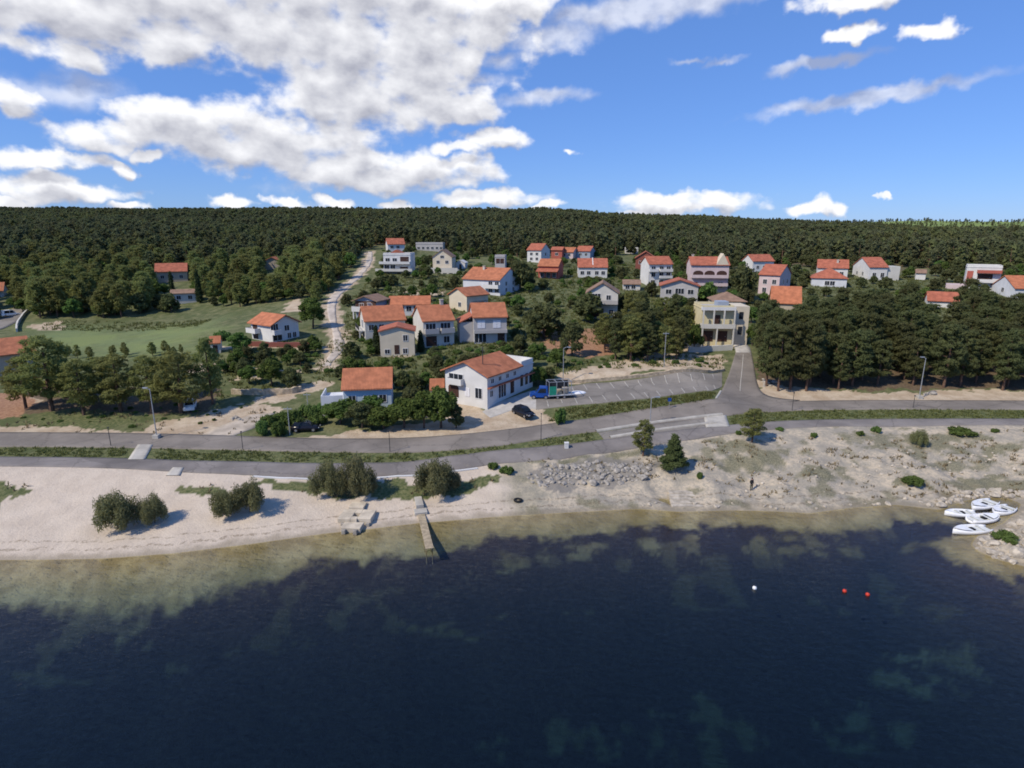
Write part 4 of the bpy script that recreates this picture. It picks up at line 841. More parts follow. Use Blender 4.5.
# ------------------------------------------------------------------ vegetation: prototypes
def leaf_mesh(name, clumps, n, size, rng, mat, flat=.35, tmat=None, trunk=None, shell=.55, up=.3):
    """many small bent leaf faces spread through ellipsoidal clumps (cx, cy, cz, rx, ry, rz); optional trunk joined in"""
    C_ = np.array(clumps, float); vol = (C_[:, 3] * C_[:, 4] * C_[:, 5]) ** (2 / 3); k = rng.choice(len(C_), n, p=vol / vol.sum())
    d = rng.normal(size=(n, 3)); d /= np.linalg.norm(d, axis=1)[:, None]
    r = shell + (1 - shell) * rng.random(n) ** .6; r *= .85 + .3 * rng.random(n)
    P = C_[k, :3] + d * C_[k, 3:6] * r[:, None]
    N = d * .7 + rng.normal(size=(n, 3)) * .6 + np.array([0, 0, up]); N /= np.linalg.norm(N, axis=1)[:, None]
    T = np.cross(N, rng.normal(size=(n, 3))); T /= np.linalg.norm(T, axis=1)[:, None]; B = np.cross(N, T)
    s = size * (.6 + .8 * rng.random(n))[:, None]
    V = np.stack([P - T * s, P + B * s * flat - N * s * .12, P + T * s, P - B * s * flat - N * s * .12], 1).reshape(-1, 3)
    cl = rng.random(len(C_)); tint = np.clip(.65 * cl[k] + .35 * rng.random(n), 0, 1)
    F = np.arange(4 * n).reshape(n, 4)
    verts, faces, mi = V.tolist(), F.tolist(), [0] * n
    if trunk is not None:
        o = len(verts); verts += [tuple(p) for p in trunk.v]; faces += [tuple(i + o for i in f) for f in trunk.f]; mi += [1] * len(trunk.f)
    me = bpy.data.meshes.new(name); me.from_pydata(verts, [], faces); me.materials.append(M[mat])
    if trunk is not None: me.materials.append(M[tmat])
    me.polygons.foreach_set('material_index', mi)
    at = me.attributes.new('tint', 'FLOAT', 'FACE'); at.data.foreach_set('value', np.r_[tint, np.zeros(len(faces) - n)].astype(np.float32)); me.update(); return me
def limbs(mb, base_r, top, clumps, rng, nlimb, bend=.3, z0=.35):
    """tapered trunk with limbs reaching the clumps; top is the trunk's height"""
    b1, b2 = rng.normal() * bend, rng.normal() * bend
    pts = [(0, 0, -.6), (b1 * .2, b2 * .2, top * .3), (b1 * .7, b2 * .7, top * .65), (b1, b2, top)]
    mb.tube(pts, [base_r * 1.25, base_r, base_r * .75, base_r * .4], 7)
    for c in sorted(clumps, key=lambda q: -q[3])[:nlimb]:
        zz = max(z0 * top, min(top * .95, c[2] - c[3] * .6)); t_ = zz / top
        s_ = (b1 * t_, b2 * t_, zz); mb.tube([s_, ((s_[0] + c[0]) / 2, (s_[1] + c[1]) / 2, (zz + c[2]) / 2 - .1), (c[0], c[1], c[2])], [base_r * .4, base_r * .28, base_r * .1], 5)
def pine_shape(rng, h=10, spread=3.2, bare=.24, n=44):
    cl = []
    for i in range(n):
        t_ = (i + .5) / n; z = h * (bare + (1 - bare) * t_ ** .9); env = spread * (1 - .78 * max(0, t_ - .25) ** 1.3) * (.55 + .45 * min(1, t_ * 4))
        a = i * 2.4 + rng.normal() * .4; r = env * (.35 + .45 * rng.random()); q = spread * (.16 + .13 * rng.random()) * (1.15 - .4 * t_)
        cl.append((r * math.cos(a), r * math.sin(a), min(z, h - q * .5), q * 1.2, q * 1.2, q * .55))
    cl.append((0, 0, h - .5, spread * .25, spread * .25, .8)); return cl
def broad_shape(rng, h=6, spread=2.8, n=34, bare=.2):
    cl = [(0, 0, h * .6, spread * .55, spread * .55, h * .27)]
    for i in range(n):
        a = i * 2.4 + rng.normal() * .4; t_ = rng.random(); z = h * (bare + .12 + (1 - bare - .24) * t_); env = spread * math.sqrt(max(.1, 1 - (2 * t_ - .75) ** 2)) * .72; q = spread * (.15 + .15 * rng.random())
        cl.append((env * math.cos(a), env * math.sin(a), z, q, q, q * .8))
    return cl
def shrub_shape(rng, h=3, spread=3, n=14):
    cl = []
    for i in range(n):
        a = i * 2.4 + rng.normal() * .5; r = spread * math.sqrt((i + .5) / n) * .8; z = h * (.55 + .25 * rng.random()) * (1 - .45 * (r / spread) ** 2); q = spread * (.24 + .14 * rng.random())
        cl.append((r * math.cos(a), r * math.sin(a), max(z * .7, q * .55), q, q, max(z * .5, q * .6)))
    return cl
def cypress_shape(rng, h=9, r=.9):
    return [(0, 0, h * (.08 + .9 * (i + .5) / 9), r * (1.05 - .75 * (i / 9) ** 1.6) * .9, r * (1.05 - .75 * (i / 9) ** 1.6) * .9, h * .09) for i in range(9)]
PROTO = {}     # kind -> list of (crown mesh, trunk mesh); SIMPLE: kind -> list of joined meshes
SIMPLE = {}
def protos(kind, nvar, shape, nleaf, size, mat, bark, br, top, nl, far_n, far_size, shell=.5, flat=.35, **kw):
    PROTO[kind] = []; SIMPLE[kind] = []
    for v in range(nvar):
        rng = np.random.default_rng(hash2(np.array([v]), np.array([len(kind) * 7 + ord(kind[0]) + ord(kind[-1])]), 5)[0].__hash__() & 0xFFFF)
        cl = shape(rng, **kw); tk = MB(); limbs(tk, br, top, cl, rng, nl)
        tm = tk.mesh(kind + '_trunk'); tm.materials.append(M[bark])
        PROTO[kind].append((leaf_mesh(kind + '_crown', cl, nleaf, size, rng, mat, shell=shell, flat=flat), tm))
        SIMPLE[kind].append(leaf_mesh(kind, cl, far_n, far_size, rng, mat, tmat=bark, trunk=tk, shell=shell, flat=flat))
protos('pine', 5, pine_shape, 3000, .36, 'leaf_pine', 'barkpine', .2, 8.6, 9, 1600, .6, h=10, spread=3.3, flat=.22)
protos('young_pine', 3, lambda rng, h, spread: [(math.cos(i * 2.4) * spread * (1 - i / 26) * .55, math.sin(i * 2.4) * spread * (1 - i / 26) * .55, h * (.1 + .86 * i / 24), spread * (.42 - .012 * i), spread * (.42 - .012 * i), h * .075) for i in range(24)], 4200, .24, 'leaf_young', 'barkpine', .1, 3.6, 6, 1200, .35, h=4.2, spread=1.9, flat=.2)
protos('dark_pine', 5, pine_shape, 3700, .36, 'leaf_dark', 'barkpine', .2, 9, 8, 1600, .6, h=10.5, spread=3.0, bare=.22, flat=.22)
protos('broad', 5, broad_shape, 3700, .25, 'leaf_broad', 'bark', .16, 4.6, 8, 1400, .42, h=6, spread=2.8, flat=.5)
protos('cypress', 2, cypress_shape, 3000, .24, 'leaf_cypress', 'bark', .16, 7.5, 2, 900, .4, h=9, r=.95)
protos('tamarisk', 4, shrub_shape, 6000, .18, 'leaf_tamarisk', 'bark', .09, 1.7, 10, 1200, .4, h=3.2, spread=2.8, shell=.25, flat=.22)
protos('bush', 4, shrub_shape, 2600, .16, 'leaf_green', 'bark', .06, .9, 6, 700, .3, h=1.9, spread=1.5, shell=.35, flat=.5)
protos('oak', 4, broad_shape, 3700, .27, 'leaf_dark', 'bark', .18, 4.6, 8, 1400, .46, h=6.5, spread=3.1, flat=.5, bare=.12)
protos('forest', 4, pine_shape, 900, .5, 'leaf_forest', 'barkpine', .2, 8.5, 3, 420, .85, h=9.5, spread=3.1, bare=.2, n=14)
NAMES = dict(young_pine='pine_tree', pine='pine_tree', dark_pine='pine_tree', broad='leafy_tree', cypress='cypress_tree', tamarisk='shrub', bush='bush', oak='evergreen_tree', forest='forest_tree')
CATS = dict(young_pine='tree', pine='tree', dark_pine='tree', broad='tree', cypress='tree', tamarisk='shrub', bush='bush', oak='tree', forest='tree')
PLANTED = []
def plant(kind, p, scale, label, group=None, wide=1.0, detail=None, rz=None):
    v = random.randrange(len(PROTO[kind])); dep = to_px(p)[2]
    if detail is None: detail = dep < 150
    rz = random.uniform(0, 6.28) if rz is None else rz
    if detail:
        o = empty(NAMES[kind], p, rz); cm_, tm = PROTO[kind][v]
        link('crown', cm_, o, []); link('stems' if kind in ('bush', 'tamarisk') else 'trunk', tm, o, [])
    else:
        o = link(NAMES[kind], SIMPLE[kind][v], None, []); o.location = p; o.rotation_euler = (0, 0, rz)
    o.scale = (scale * wide, scale * wide, scale); tag(o, label, CATS[kind], group); PLANTED.append((p[0], p[1])); return o
HT = dict(young_pine=4.2, pine=10, dark_pine=10.5, broad=6, cypress=9, tamarisk=3.2, bush=1.9, oak=6.5, forest=9.5)
WD = dict(young_pine=3.5, pine=6.4, dark_pine=6, broad=5.8, cypress=1.9, tamarisk=6, bush=3.2, oak=6.2, forest=6)
def tree_px(kind, px, py, top, label, width=None, group=None):
    """one tree with its foot at a photo position, its height and width read off the photo"""
    p = hit(px, py); h = z_at(p.y, top) - p.z; s = max(.2, h / HT[kind]); w = 1.0
    if width: w = (width * to_px(p)[2] / FPX) / WD[kind] / s
    p.z -= .1; return plant(kind, p, s, label, group, w)
def ok_spot(x, y, mind, foot=True):
    if foot:
        for fx, fy, r in FOOT:
            if (x - fx) ** 2 + (y - fy) ** 2 < r * r: return False
    for a, b_ in PLANTED[-400:]:
        if (x - a) ** 2 + (y - b_) ** 2 < mind * mind: return False
    return True
TRK = np.array(TRACKL); UPC = (resample(UPL, 40) + resample(UPR, 40)) / 2
def near_line(x, y, L, r): return float(line_dist(L, np.array([x]), np.array([y]))[0]) < r
def scatter(poly, kinds, n, mind, smin, smax, label, group, hide=.25, world=None, tries=110):
    P = hits2(poly) if world is None else np.array(world); lo, hi = P.min(0), P.max(0); made = 0
    for _ in range(n * tries):
        if made >= n: break
        x, y = random.uniform(lo[0], hi[0]), random.uniform(lo[1], hi[1])
        if not inside(P, np.array([x]), np.array([y]))[0] or not ok_spot(x, y, mind): continue
        if near_line(x, y, TRK, 3.5) or near_line(x, y, UPC, 7) or near_line(x, y, ROADL, 5): continue
        kind = random.choice(kinds); s = random.uniform(smin, smax); z = hz(x, y)
        a, t_, dep = to_px((x, y, z + HT[kind] * s)); _, b_, _ = to_px((x, y, z)); hw = WD[kind] * s / 2 * FPX / dep * .8
        bad = False
        for (x0, y0, x1, y1, hd) in HBOX:
            if hd < dep: continue
            ow, oh = min(x1, a + hw) - max(x0, a - hw), min(y1, b_) - max(y0, t_)
            if ow > 0 and oh > 0 and (oh / max(1, y1 - y0)) > hide and ow / max(1, (x1 - x0)) > .05: bad = True; break
        if bad: continue
        plant(kind, Vector((x, y, z - .15)), s, label if isinstance(label, str) else label[kind], group if isinstance(group, str) else group[kind], random.uniform(.85, 1.15)); made += 1
    return made

# --- single trees that the photo shows one by one
tree_px('pine', 52, 411, 337, 'tallest pine of the left grove, broad crown beside the red soil', 62)
tree_px('pine', 26, 408, 357, 'pine at the left end of the roadside grove, leaning over red soil', 40)
tree_px('pine', 84, 415, 360, 'pine with bare lower trunk and round shadow, second from the tall left pine', 46)
tree_px('pine', 121, 412, 355, 'pine with open crown standing behind the left lamp post', 50)
tree_px('pine', 152, 413, 356, 'dark pine just right of the left lamp post', 40)
tree_px('pine', 181, 413, 352, 'wide pine over the white parked van by the yard', 56)
tree_px('pine', 213, 404, 338, 'thin tall pine with visible trunk at the right end of the left grove', 34)
tree_px('pine', 103, 402, 357, 'pine in the back row of the left grove above the field', 44)
tree_px('pine', 66, 398, 358, 'bushy pine behind the tallest pine of the left grove', 40)
tree_px('pine', 168, 398, 357, 'dense pine in the back row behind the white van', 44)
tree_px('broad', 272, 386, 357, 'round leafy tree with forked trunk above the yard wall', 30)
tree_px('broad', 249, 384, 364, 'small leafy tree left of the forked one above the yard', 22)
tree_px('oak', 292, 388, 366, 'grey green low tree beside the dirt lane', 24)
tree_px('broad', 240, 353, 331, 'dark round tree between the tiny hut and the lone white house', 26)
tree_px('broad', 313, 328, 296, 'big round light green tree beside the dirt track', 30)
tree_px('bush', 222, 340, 328, 'bright green bush beside the tiny orange hut', 18)
tree_px('cypress', 173, 297, 271, 'left cypress of the pair by the small white house', 6)
tree_px('cypress', 200, 303, 269, 'right cypress of the pair by the small white house', 7)
tree_px('oak', 544, 338, 299, 'large dark round evergreen on the slope above the parking lot', 44)
tree_px('oak', 572, 356, 318, 'dark dense tree at the foot of the bare red slope', 28)
tree_px('oak', 588, 322, 290, 'dark tree left of the gable fronted house with long balcony', 32)
tree_px('oak', 742, 300, 263, 'dark tall round tree right of the pink house', 28)
tree_px('broad', 707, 306, 280, 'round tree hiding the foot of the pink house', 22)
tree_px('broad', 680, 315, 294, 'round green tree in front of the wide white gable house', 24)
tree_px('oak', 520, 290, 257, 'dark broad tree right of the long blue white house', 30)
tree_px('cypress', 377, 354, 325, 'narrow dark cypress between grey house and small cream house', 9)
tree_px('cypress', 421, 352, 330, 'dark narrow tree between the small cream house and the tall balcony house', 8)
tree_px('pine', 643, 456, 420, 'young pine with bare trunk on the beach side of the footpath', 25)
tree_px('young_pine', 673, 467, 433, 'bushy young pine growing to the ground below the footpath', 31)
tree_px('pine', 752, 442, 409, 'small brownish pine on the rocky slope right of the two young pines', 28)
tree_px('broad', 441, 428, 384, 'grey green leafy tree in front of the large white house', 40)
tree_px('broad', 694, 352, 322, 'leafy tree hiding the left foot of the yellow villa', 22)
tree_px('broad', 752, 346, 322, 'leafy tree at the right foot of the yellow villa', 16)
tree_px('bush', 560, 424, 404, 'sapling with sparse leaves at the corner of the parking verge', 14)
for px, py, tp, wd in [(766, 386, 322, 30), (778, 391, 326, 30), (764, 372, 312, 28), (760, 358, 304, 26), (772, 366, 308, 30), (790, 390, 322, 32), (768, 348, 300, 28), (806, 391, 320, 32), (782, 376, 312, 30)]:
    tree_px('dark_pine', px, py, tp, 'dark pine at the left edge of the wood, beside the uphill road', wd, 'pines at the corner of the uphill road')
# bushes along the road in front of the pale blue house
for i, (px, py, tp, wd) in enumerate([(340, 424, 398, 34), (362, 428, 400, 36), (384, 429, 404, 36), (404, 428, 396, 38), (424, 428, 388, 34), (412, 416, 384, 30), (372, 416, 394, 30), (350, 412, 394, 22), (330, 416, 402, 22), (456, 428, 402, 20)]):
    tree_px(('broad', 'oak', 'broad', 'broad')[i % 4], px, py, tp, 'dark green leafy tree of the thicket in front of the pale blue house', wd, 'thicket in front of the pale blue house')
for px, py, tp, wd in [(262, 434, 418, 18), (278, 435, 417, 20), (293, 424, 406, 22), (308, 418, 402, 22), (322, 414, 400, 20), (285, 423, 408, 20), (302, 430, 414, 18), (270, 426, 411, 18), (318, 424, 410, 20)]:
    tree_px('bush', px, py, tp, 'green bush between the yard driveway and the dark parked car', wd, 'bushes by the yard driveway')
# beach shrubs
for px, py, tp, wd, lab in [(118, 529, 486, 50, 'olive shrub standing alone on the sand, left one of a pair'), (155, 523, 489, 34, 'smaller shrub touching the left beach shrub'), (226, 516, 481, 34, 'low spreading shrub on the sand left of the tall reddish shrubs'), (250, 512, 472, 40, 'shrub leaning right beside the low spreading beach shrub'),
                            (330, 496, 452, 42, 'left half of the tall reddish shrub by the footpath bend'), (357, 496, 446, 46, 'right half of the tall reddish shrub by the footpath bend'), (434, 494, 448, 44, 'tall shrub above the landward end of the jetty'), (450, 490, 462, 26, 'green low shrub right of the shrub above the jetty')]:
    tree_px('tamarisk', px, py, tp, lab, wd)
tree_px('tamarisk', 919, 446, 426, 'brown bush on the rocky slope below the right lamp post', 18)
for px, py, tp, wd in [(962, 434, 426, 26), (876, 432, 424, 10), (738, 434, 429, 8), (780, 430, 426, 10), (814, 437, 431, 9), (995, 432, 427, 9), (912, 483, 474, 24), (1006, 540, 530, 26), (507, 473, 464, 16), (700, 478, 470, 8), (860, 435, 429, 9), (493, 468, 460, 12)]:
    tree_px('bush', px, py, tp, 'low green bush scattered on the bare shore below the footpath', wd, 'low bushes on the bare shore')

# --- groups
n_ = scatter([(762, 389), (860, 391), (1024, 391), (1200, 391), (1200, 322), (1024, 322), (900, 322), (800, 326), (757, 340), (757, 380)], ['dark_pine'], 200, 2.9, .80, 1.12, 'dark pine tree in the dense wood between the right hand road and the houses', 'wood right of the uphill road', hide=.45)
scatter([(604, 364), (692, 361), (700, 345), (690, 320), (620, 330), (604, 345)], ['dark_pine', 'pine'], 36, 2.2, .6, .95, 'pine tree of the grove above the back wall of the parking lot', 'pine grove above the parking lot', hide=.5)
scatter([(-60, 316), (60, 313), (200, 312), (330, 308), (330, 262), (360, 252), (250, 256), (100, 262), (-120, 268)], ['pine', 'oak', 'pine', 'broad', 'broad'], 170, 3.0, .62, .95, {'pine': 'pine tree of the mixed woodland between the field and the left forest', 'oak': 'dark evergreen tree of the mixed woodland behind the field', 'broad': 'leafy tree of the mixed woodland behind the field'}, {'pine': 'woodland pines behind the field', 'oak': 'woodland evergreens behind the field', 'broad': 'woodland leafy trees behind the field'}, hide=.3)
scatter([(50, 360), (212, 357), (210, 351), (50, 354)], ['pine'], 16, 2.2, .2, .34, 'young pine in the row between the field and the left grove', 'young pines along the field edge')
scatter([(470, 408), (560, 380), (560, 352), (470, 345), (340, 352), (330, 390), (430, 398)], ['broad', 'oak', 'bush', 'bush'], 85, 1.9, .4, .75, {'broad': 'leafy garden tree on the slope behind the large white house', 'oak': 'dark evergreen on the slope behind the large white house', 'bush': 'garden bush on the slope behind the large white house'}, {'broad': 'garden trees behind the large white house', 'oak': 'evergreens behind the large white house', 'bush': 'garden bushes behind the large white house'}, hide=.2)
scatter([(345, 352), (340, 310), (378, 272), (382, 250), (460, 246), (620, 252), (640, 300), (600, 340), (520, 345)], ['broad', 'oak', 'oak', 'broad', 'bush', 'bush'], 400, 1.9, .34, .8, {'broad': 'leafy tree among the village houses on the hill', 'oak': 'dark evergreen among the village houses on the hill', 'bush': 'bush among the village houses on the hill'}, {'broad': 'leafy trees among the village houses', 'oak': 'evergreens among the village houses', 'bush': 'bushes among the village houses'}, hide=.32)
scatter([(620, 330), (640, 256), (900, 264), (1100, 278), (1100, 315), (900, 318), (760, 330), (690, 335)], ['broad', 'oak', 'oak'], 280, 2.1, .38, .85, {'broad': 'leafy tree between the houses of the right village half', 'oak': 'dark evergreen between the houses of the right village half'}, {'broad': 'leafy trees between the right village houses', 'oak': 'evergreens between the right village houses'}, hide=.3)
scatter([(215, 380), (330, 372), (335, 350), (300, 348), (230, 358)], ['broad', 'bush', 'bush', 'oak'], 48, 1.6, .35, .65, {'broad': 'small leafy tree on the rough ground below the lone white house', 'oak': 'small dark tree on the rough ground below the lone white house', 'bush': 'bush on the rough ground below the lone white house'}, {'broad': 'small trees below the lone white house', 'oak': 'dark small trees below the lone white house', 'bush': 'bushes below the lone white house'}, hide=.2)
scatter([(540, 374), (720, 368), (730, 356), (660, 352), (560, 362)], ['bush'], 26, 1.5, .3, .6, 'small bush on the pale bank behind the parking lot wall', 'bushes on the bank behind the parking lot', hide=.5)
scatter([(15, 435), (215, 430), (290, 408), (215, 402), (20, 416)], ['bush'], 26, 1.6, .18, .4, 'tiny weed bush on the dry ground under the left grove', 'weed bushes under the left grove')
print('trees', len(PLANTED))

# --- the far forest: a mass nobody could count, one object drawing instanced trees
rng = np.random.default_rng(5)
N0 = 165000
fy = np.sqrt(rng.random(N0) * (1250 ** 2 - 160 ** 2) + 160 ** 2); fx = (rng.random(N0) * 2 - 1) * (fy * 1.02 + 40)
pxs = 512 + FPX * fx / (fy * math.cos(TH) + 2)
edge = np.interp(pxs, [-100, 0, 150, 330, 362, 380, 450, 520, 620, 640, 760, 900, 960, 1030, 1150], [181, 182, 184, 190, 262, 318, 290, 288, 305, 282, 272, 266, 258, 250, 250]) + (fbm(fx / 25, fy / 25, 99) - .5) * 18
keep = fy > edge
for hx, hy, r in FOOT: keep &= (fx - hx) ** 2 + (fy - hy) ** 2 > (r + 2.5) ** 2
keep &= rng.random(N0) < np.clip(1.15 - (fy - 250) / 1500, .45, 1)
keep &= ~((line_dist(TRK, fx, fy) < 5) & (fy < 340))
for (x0, y0, x1, y1, hd) in HBOX:          # keep the mass from growing up in front of the far houses
    dd = fy * math.cos(TH) + 2; keep &= ~((dd < hd) & (dd > hd - 45) & (pxs > x0 - 4) & (pxs < x1 + 4))
for a_, b_ in PLANTED[:]:
    if b_ > 180: keep &= (fx - a_) ** 2 + (fy - b_) ** 2 > 5
lightz = smooth(fx, 420, 700) * smooth(fy, 840, 930)
keep &= rng.random(N0) > lightz * .93
fx, fy = fx[keep], fy[keep]; fz = height(fx, fy) - .2
pm = bpy.data.meshes.new('far_forest'); pm.vertices.add(len(fx)); pm.vertices.foreach_set('co', np.stack([fx, fy, fz], 1).astype(np.float32).ravel())
for nm_, typ, val in (('scl', 'FLOAT', (.42 + .62 * rng.random(len(fx)) ** 1.3) * (.85 + .4 * fbm(fx / 45, fy / 45, 77)) * (1 - .4 * smooth(fx, 250, 420) * smooth(fy, 450, 600))), ('rotz', 'FLOAT', rng.random(len(fx)) * 6.28), ('pick', 'INT', np.where((fy + (fbm(fx / 18, fy / 18, 55) - .5) * 80 < 262) & (fx < -20), rng.integers(4, 8, len(fx)), np.where(fbm(fx / 70, fy / 70, 66) + rng.normal(size=len(fx)) * .06 > .56, rng.choice([1, 3, 3, 2], len(fx)), rng.choice([0, 2, 0, 2, 1, 4], len(fx)))))):
    at = pm.attributes.new(nm_, typ, 'POINT'); at.data.foreach_set('value', val.astype(np.int32 if typ == 'INT' else np.float32))
far = link('far_forest', pm); far['kind'] = 'stuff'; far['label'] = 'dark pine forest covering the far hills'
samples = []
for v in (1, 3): SIMPLE['forest'][v].materials[0] = M['leaf_forest2']
for v in range(4):
    x, y = [(-120, 262), (-40, 345), (120, 300), (210, 300)][v]
    o = link('forest_tree', SIMPLE['forest'][v], None, []); o.location = (x, y, hz(x, y) - .2); tag(o, 'dark pine at the near edge of the far forest', 'tree', 'pines at the forest edge'); samples.append(o)
x, y = (60, 310); o = link('evergreen_tree', SIMPLE['oak'][0], None, []); o.location = (x, y, hz(x, y) - .2); tag(o, 'round dark evergreen at the near edge of the far forest', 'tree', 'evergreens at the forest edge'); samples.append(o)
for kd, x, y, lab in (('pine', -150, 205, 'olive pine at the lower edge of the left forest'), ('broad', -100, 208, 'leafy tree at the lower edge of the left forest'), ('pine', -190, 200, 'olive pine at the lower edge of the left forest')):
    o = link(NAMES[kd], SIMPLE[kd][1], None, []); o.location = (x, y, hz(x, y) - .2); tag(o, lab, 'tree', 'trees at the lower edge of the left forest' if kd == 'pine' else None); samples.append(o)
ng = bpy.data.node_groups.new('ForestScatter', 'GeometryNodeTree')
ng.interface.new_socket('Geometry', in_out='INPUT', socket_type='NodeSocketGeometry'); ng.interface.new_socket('Geometry', in_out='OUTPUT', socket_type='NodeSocketGeometry')
gi = ng.nodes.new('NodeGroupInput'); go = ng.nodes.new('NodeGroupOutput'); mtp = ng.nodes.new('GeometryNodeMeshToPoints'); ng.links.new(gi.outputs[0], mtp.inputs['Mesh'])
iop = ng.nodes.new('GeometryNodeInstanceOnPoints'); ng.links.new(mtp.outputs[0], iop.inputs['Points'])
jg = ng.nodes.new('GeometryNodeJoinGeometry')
for o in samples[::-1]:
    oi = ng.nodes.new('GeometryNodeObjectInfo'); oi.inputs['Object'].default_value = o; oi.inputs['As Instance'].default_value = True; ng.links.new(oi.outputs['Geometry'], jg.inputs[0])
ng.links.new(jg.outputs[0], iop.inputs['Instance']); iop.inputs['Pick Instance'].default_value = True
def attr(nm_, typ):
    n = ng.nodes.new('GeometryNodeInputNamedAttribute'); n.data_type = typ; n.inputs['Name'].default_value = nm_; return n.outputs[0]
ng.links.new(attr('pick', 'INT'), iop.inputs['Instance Index'])
cx_ = ng.nodes.new('ShaderNodeCombineXYZ'); ng.links.new(attr('rotz', 'FLOAT'), cx_.inputs[2]); ng.links.new(cx_.outputs[0], iop.inputs['Rotation'])
ng.links.new(attr('scl', 'FLOAT'), iop.inputs['Scale']); ng.links.new(iop.outputs[0], go.inputs[0])
md = far.modifiers.new('scatter', 'NODES'); md.node_group = ng

# --- grass and weeds: uncountable, one object each
def blades(name, label, P, size, mat, rng, per=5):
    n = len(P); Pn = np.repeat(P, per, 0) + np.c_[rng.normal(size=(n * per, 2)) * size * .5, np.zeros(n * per)]; m_ = len(Pn)
    a = rng.random(m_) * 6.28; h = size * (.5 + .8 * rng.random(m_)); w = size * .28
    T = np.stack([np.cos(a), np.sin(a), 0 * a], 1) * w; lean = np.c_[rng.normal(size=(m_, 2)) * .5, np.ones(m_)] * h[:, None]
    V = np.stack([Pn - T, Pn + T, Pn + T * .35 + lean, Pn - T * .35 + lean], 1).reshape(-1, 3)
    me = bpy.data.meshes.new(name); nf = m_
    me.vertices.add(4 * nf); me.vertices.foreach_set('co', V.astype(np.float32).ravel()); me.loops.add(4 * nf); me.loops.foreach_set('vertex_index', np.arange(4 * nf, dtype=np.int32))
    me.polygons.add(nf); me.polygons.foreach_set('loop_start', np.arange(nf, dtype=np.int32) * 4); me.polygons.foreach_set('loop_total', np.full(nf, 4, np.int32)); me.update(calc_edges=True)
    at = me.attributes.new('tint', 'FLOAT', 'FACE'); at.data.foreach_set('value', (np.repeat(fbm(P[:, 0] / 1.5, P[:, 1] / 1.5, 8), per) * .8 + .4 * rng.random(nf) - .1).astype(np.float32))
    o = link(name, me, None, [M[mat]]); o['kind'] = 'stuff'; o['label'] = label; return o
def pts_in(polys, dens, rng, thr=0, sc_=2.0):
    out = []
    for poly in polys:
        P = hits2(poly) if not isinstance(poly, np.ndarray) else poly; lo, hi = P.min(0), P.max(0); n = int((hi - lo).prod() * dens)
        x = lo[0] + rng.random(n) * (hi[0] - lo[0]); y = lo[1] + rng.random(n) * (hi[1] - lo[1]); k = inside(P, x, y) & (fbm(x / sc_, y / sc_, 57) > thr)
        out.append(np.c_[x[k], y[k]])
    Q = np.vstack(out); return np.c_[Q, height(Q[:, 0], Q[:, 1])]
V1 = np.vstack([offset_line(ROADL, -2.95), offset_line(PATHL, 1.85)[::-1]])
V1 = V1[(V1[:, 0] > -110) & (V1[:, 0] < 130)]
rg = pts_in([V1], 5, rng, .36)
pxg = 512 + FPX * rg[:, 0] / (rg[:, 1] * .97 + 7); rg = rg[~((pxg > 594) & (pxg < 731)) & ~((pxg > 126) & (pxg < 156))]
blades('verge_grass', 'green grass on the verge between road and footpath', rg, .26, 'grass', rng)
blades('parking_grass', 'green grass strip between the parking lot and the road', pts_in([[(549, 422), (600, 416), (650, 409), (710, 400), (716, 392.5), (650, 400), (556, 410)]], 7, rng), .28, 'grass', rng)
wd_ = pts_in([[(0, 482), (28, 485), (28, 495), (0, 508)], [(520, 462), (650, 449), (700, 478), (600, 480)], [(690, 440), (1040, 430), (1040, 500), (700, 495)], [(250, 482), (500, 478), (480, 492), (350, 500)], [(180, 482), (215, 482), (235, 500), (190, 498)], [(5, 434), (280, 434), (290, 410), (10, 415)]], 1.0, rng, .54)
blades('shore_weeds', 'dry weeds scattered over the rocky shore and roadside', wd_, .32, 'drygrass', rng, 4)
mg = pts_in([[(340, 350), (350, 300), (380, 270), (640, 262), (640, 300), (600, 345), (520, 350)], [(640, 330), (650, 265), (900, 275), (1000, 290), (1000, 310), (760, 335)], [(205, 400), (330, 385), (345, 340), (230, 345), (200, 365)], [(335, 400), (440, 410), (540, 375), (520, 345), (340, 350)], [(540, 378), (720, 370), (725, 356), (560, 362)], [(40, 330), (200, 326), (215, 318), (50, 320)]], 1.0, rng, .42)
blades('meadow_grass', 'rough grass on the slopes around the houses', mg, .45, 'grass', rng, 4)

# ------------------------------------------------------------------ street furniture
def lamp_post(px, py, top, label, arm=1.0, side=1, head=True, footing=False, group=None):
    p = hit(px, py); h = max(2.5, z_at(p.y, top) - p.z); r = empty('street_lamp' if head else 'utility_pole', p); tag(r, label, 'lamp' if head else 'pole', group)
    MB().tube([(0, 0, -.4), (0, 0, h * .5), (0, 0, h)], [.09, .075, .055], 10).build('pole', M['metal'], r)
    if head:
        MB().tube([(0, 0, h - .1), (side * arm * .5, 0, h + .12), (side * arm, 0, h + .16)], [.045, .04, .035], 8).build('arm', M['metal'], r)
        hd = MB().prism([(0, -.14, 0), (.7, -.17, -.02), (.75, 0, .0), (.7, .17, -.02), (0, .14, 0)], (side * arm - .1, 0, h + .12), (side * arm - .1, 0, h + .24)).build('lamp_head', M['metal'], r)
        MB().box(side * arm + .02, side * arm + .5, -.11, .11, h + .06, h + .118).build('lens', M['lampglass'], hd)
    else:
        MB().box(-.6, .6, -.05, .05, h - .35, h - .23).build('crossarm', M['metal'], r)
    if footing: MB().box(-.45, .45, -.45, .45, -.6, .55).build('footing', M['paleconcrete'], r, bevel=.05)
    return r
lamp_post(157, 438, 389, 'grey street lamp with pale concrete footing at the left roadside', .9, -1, footing=True)
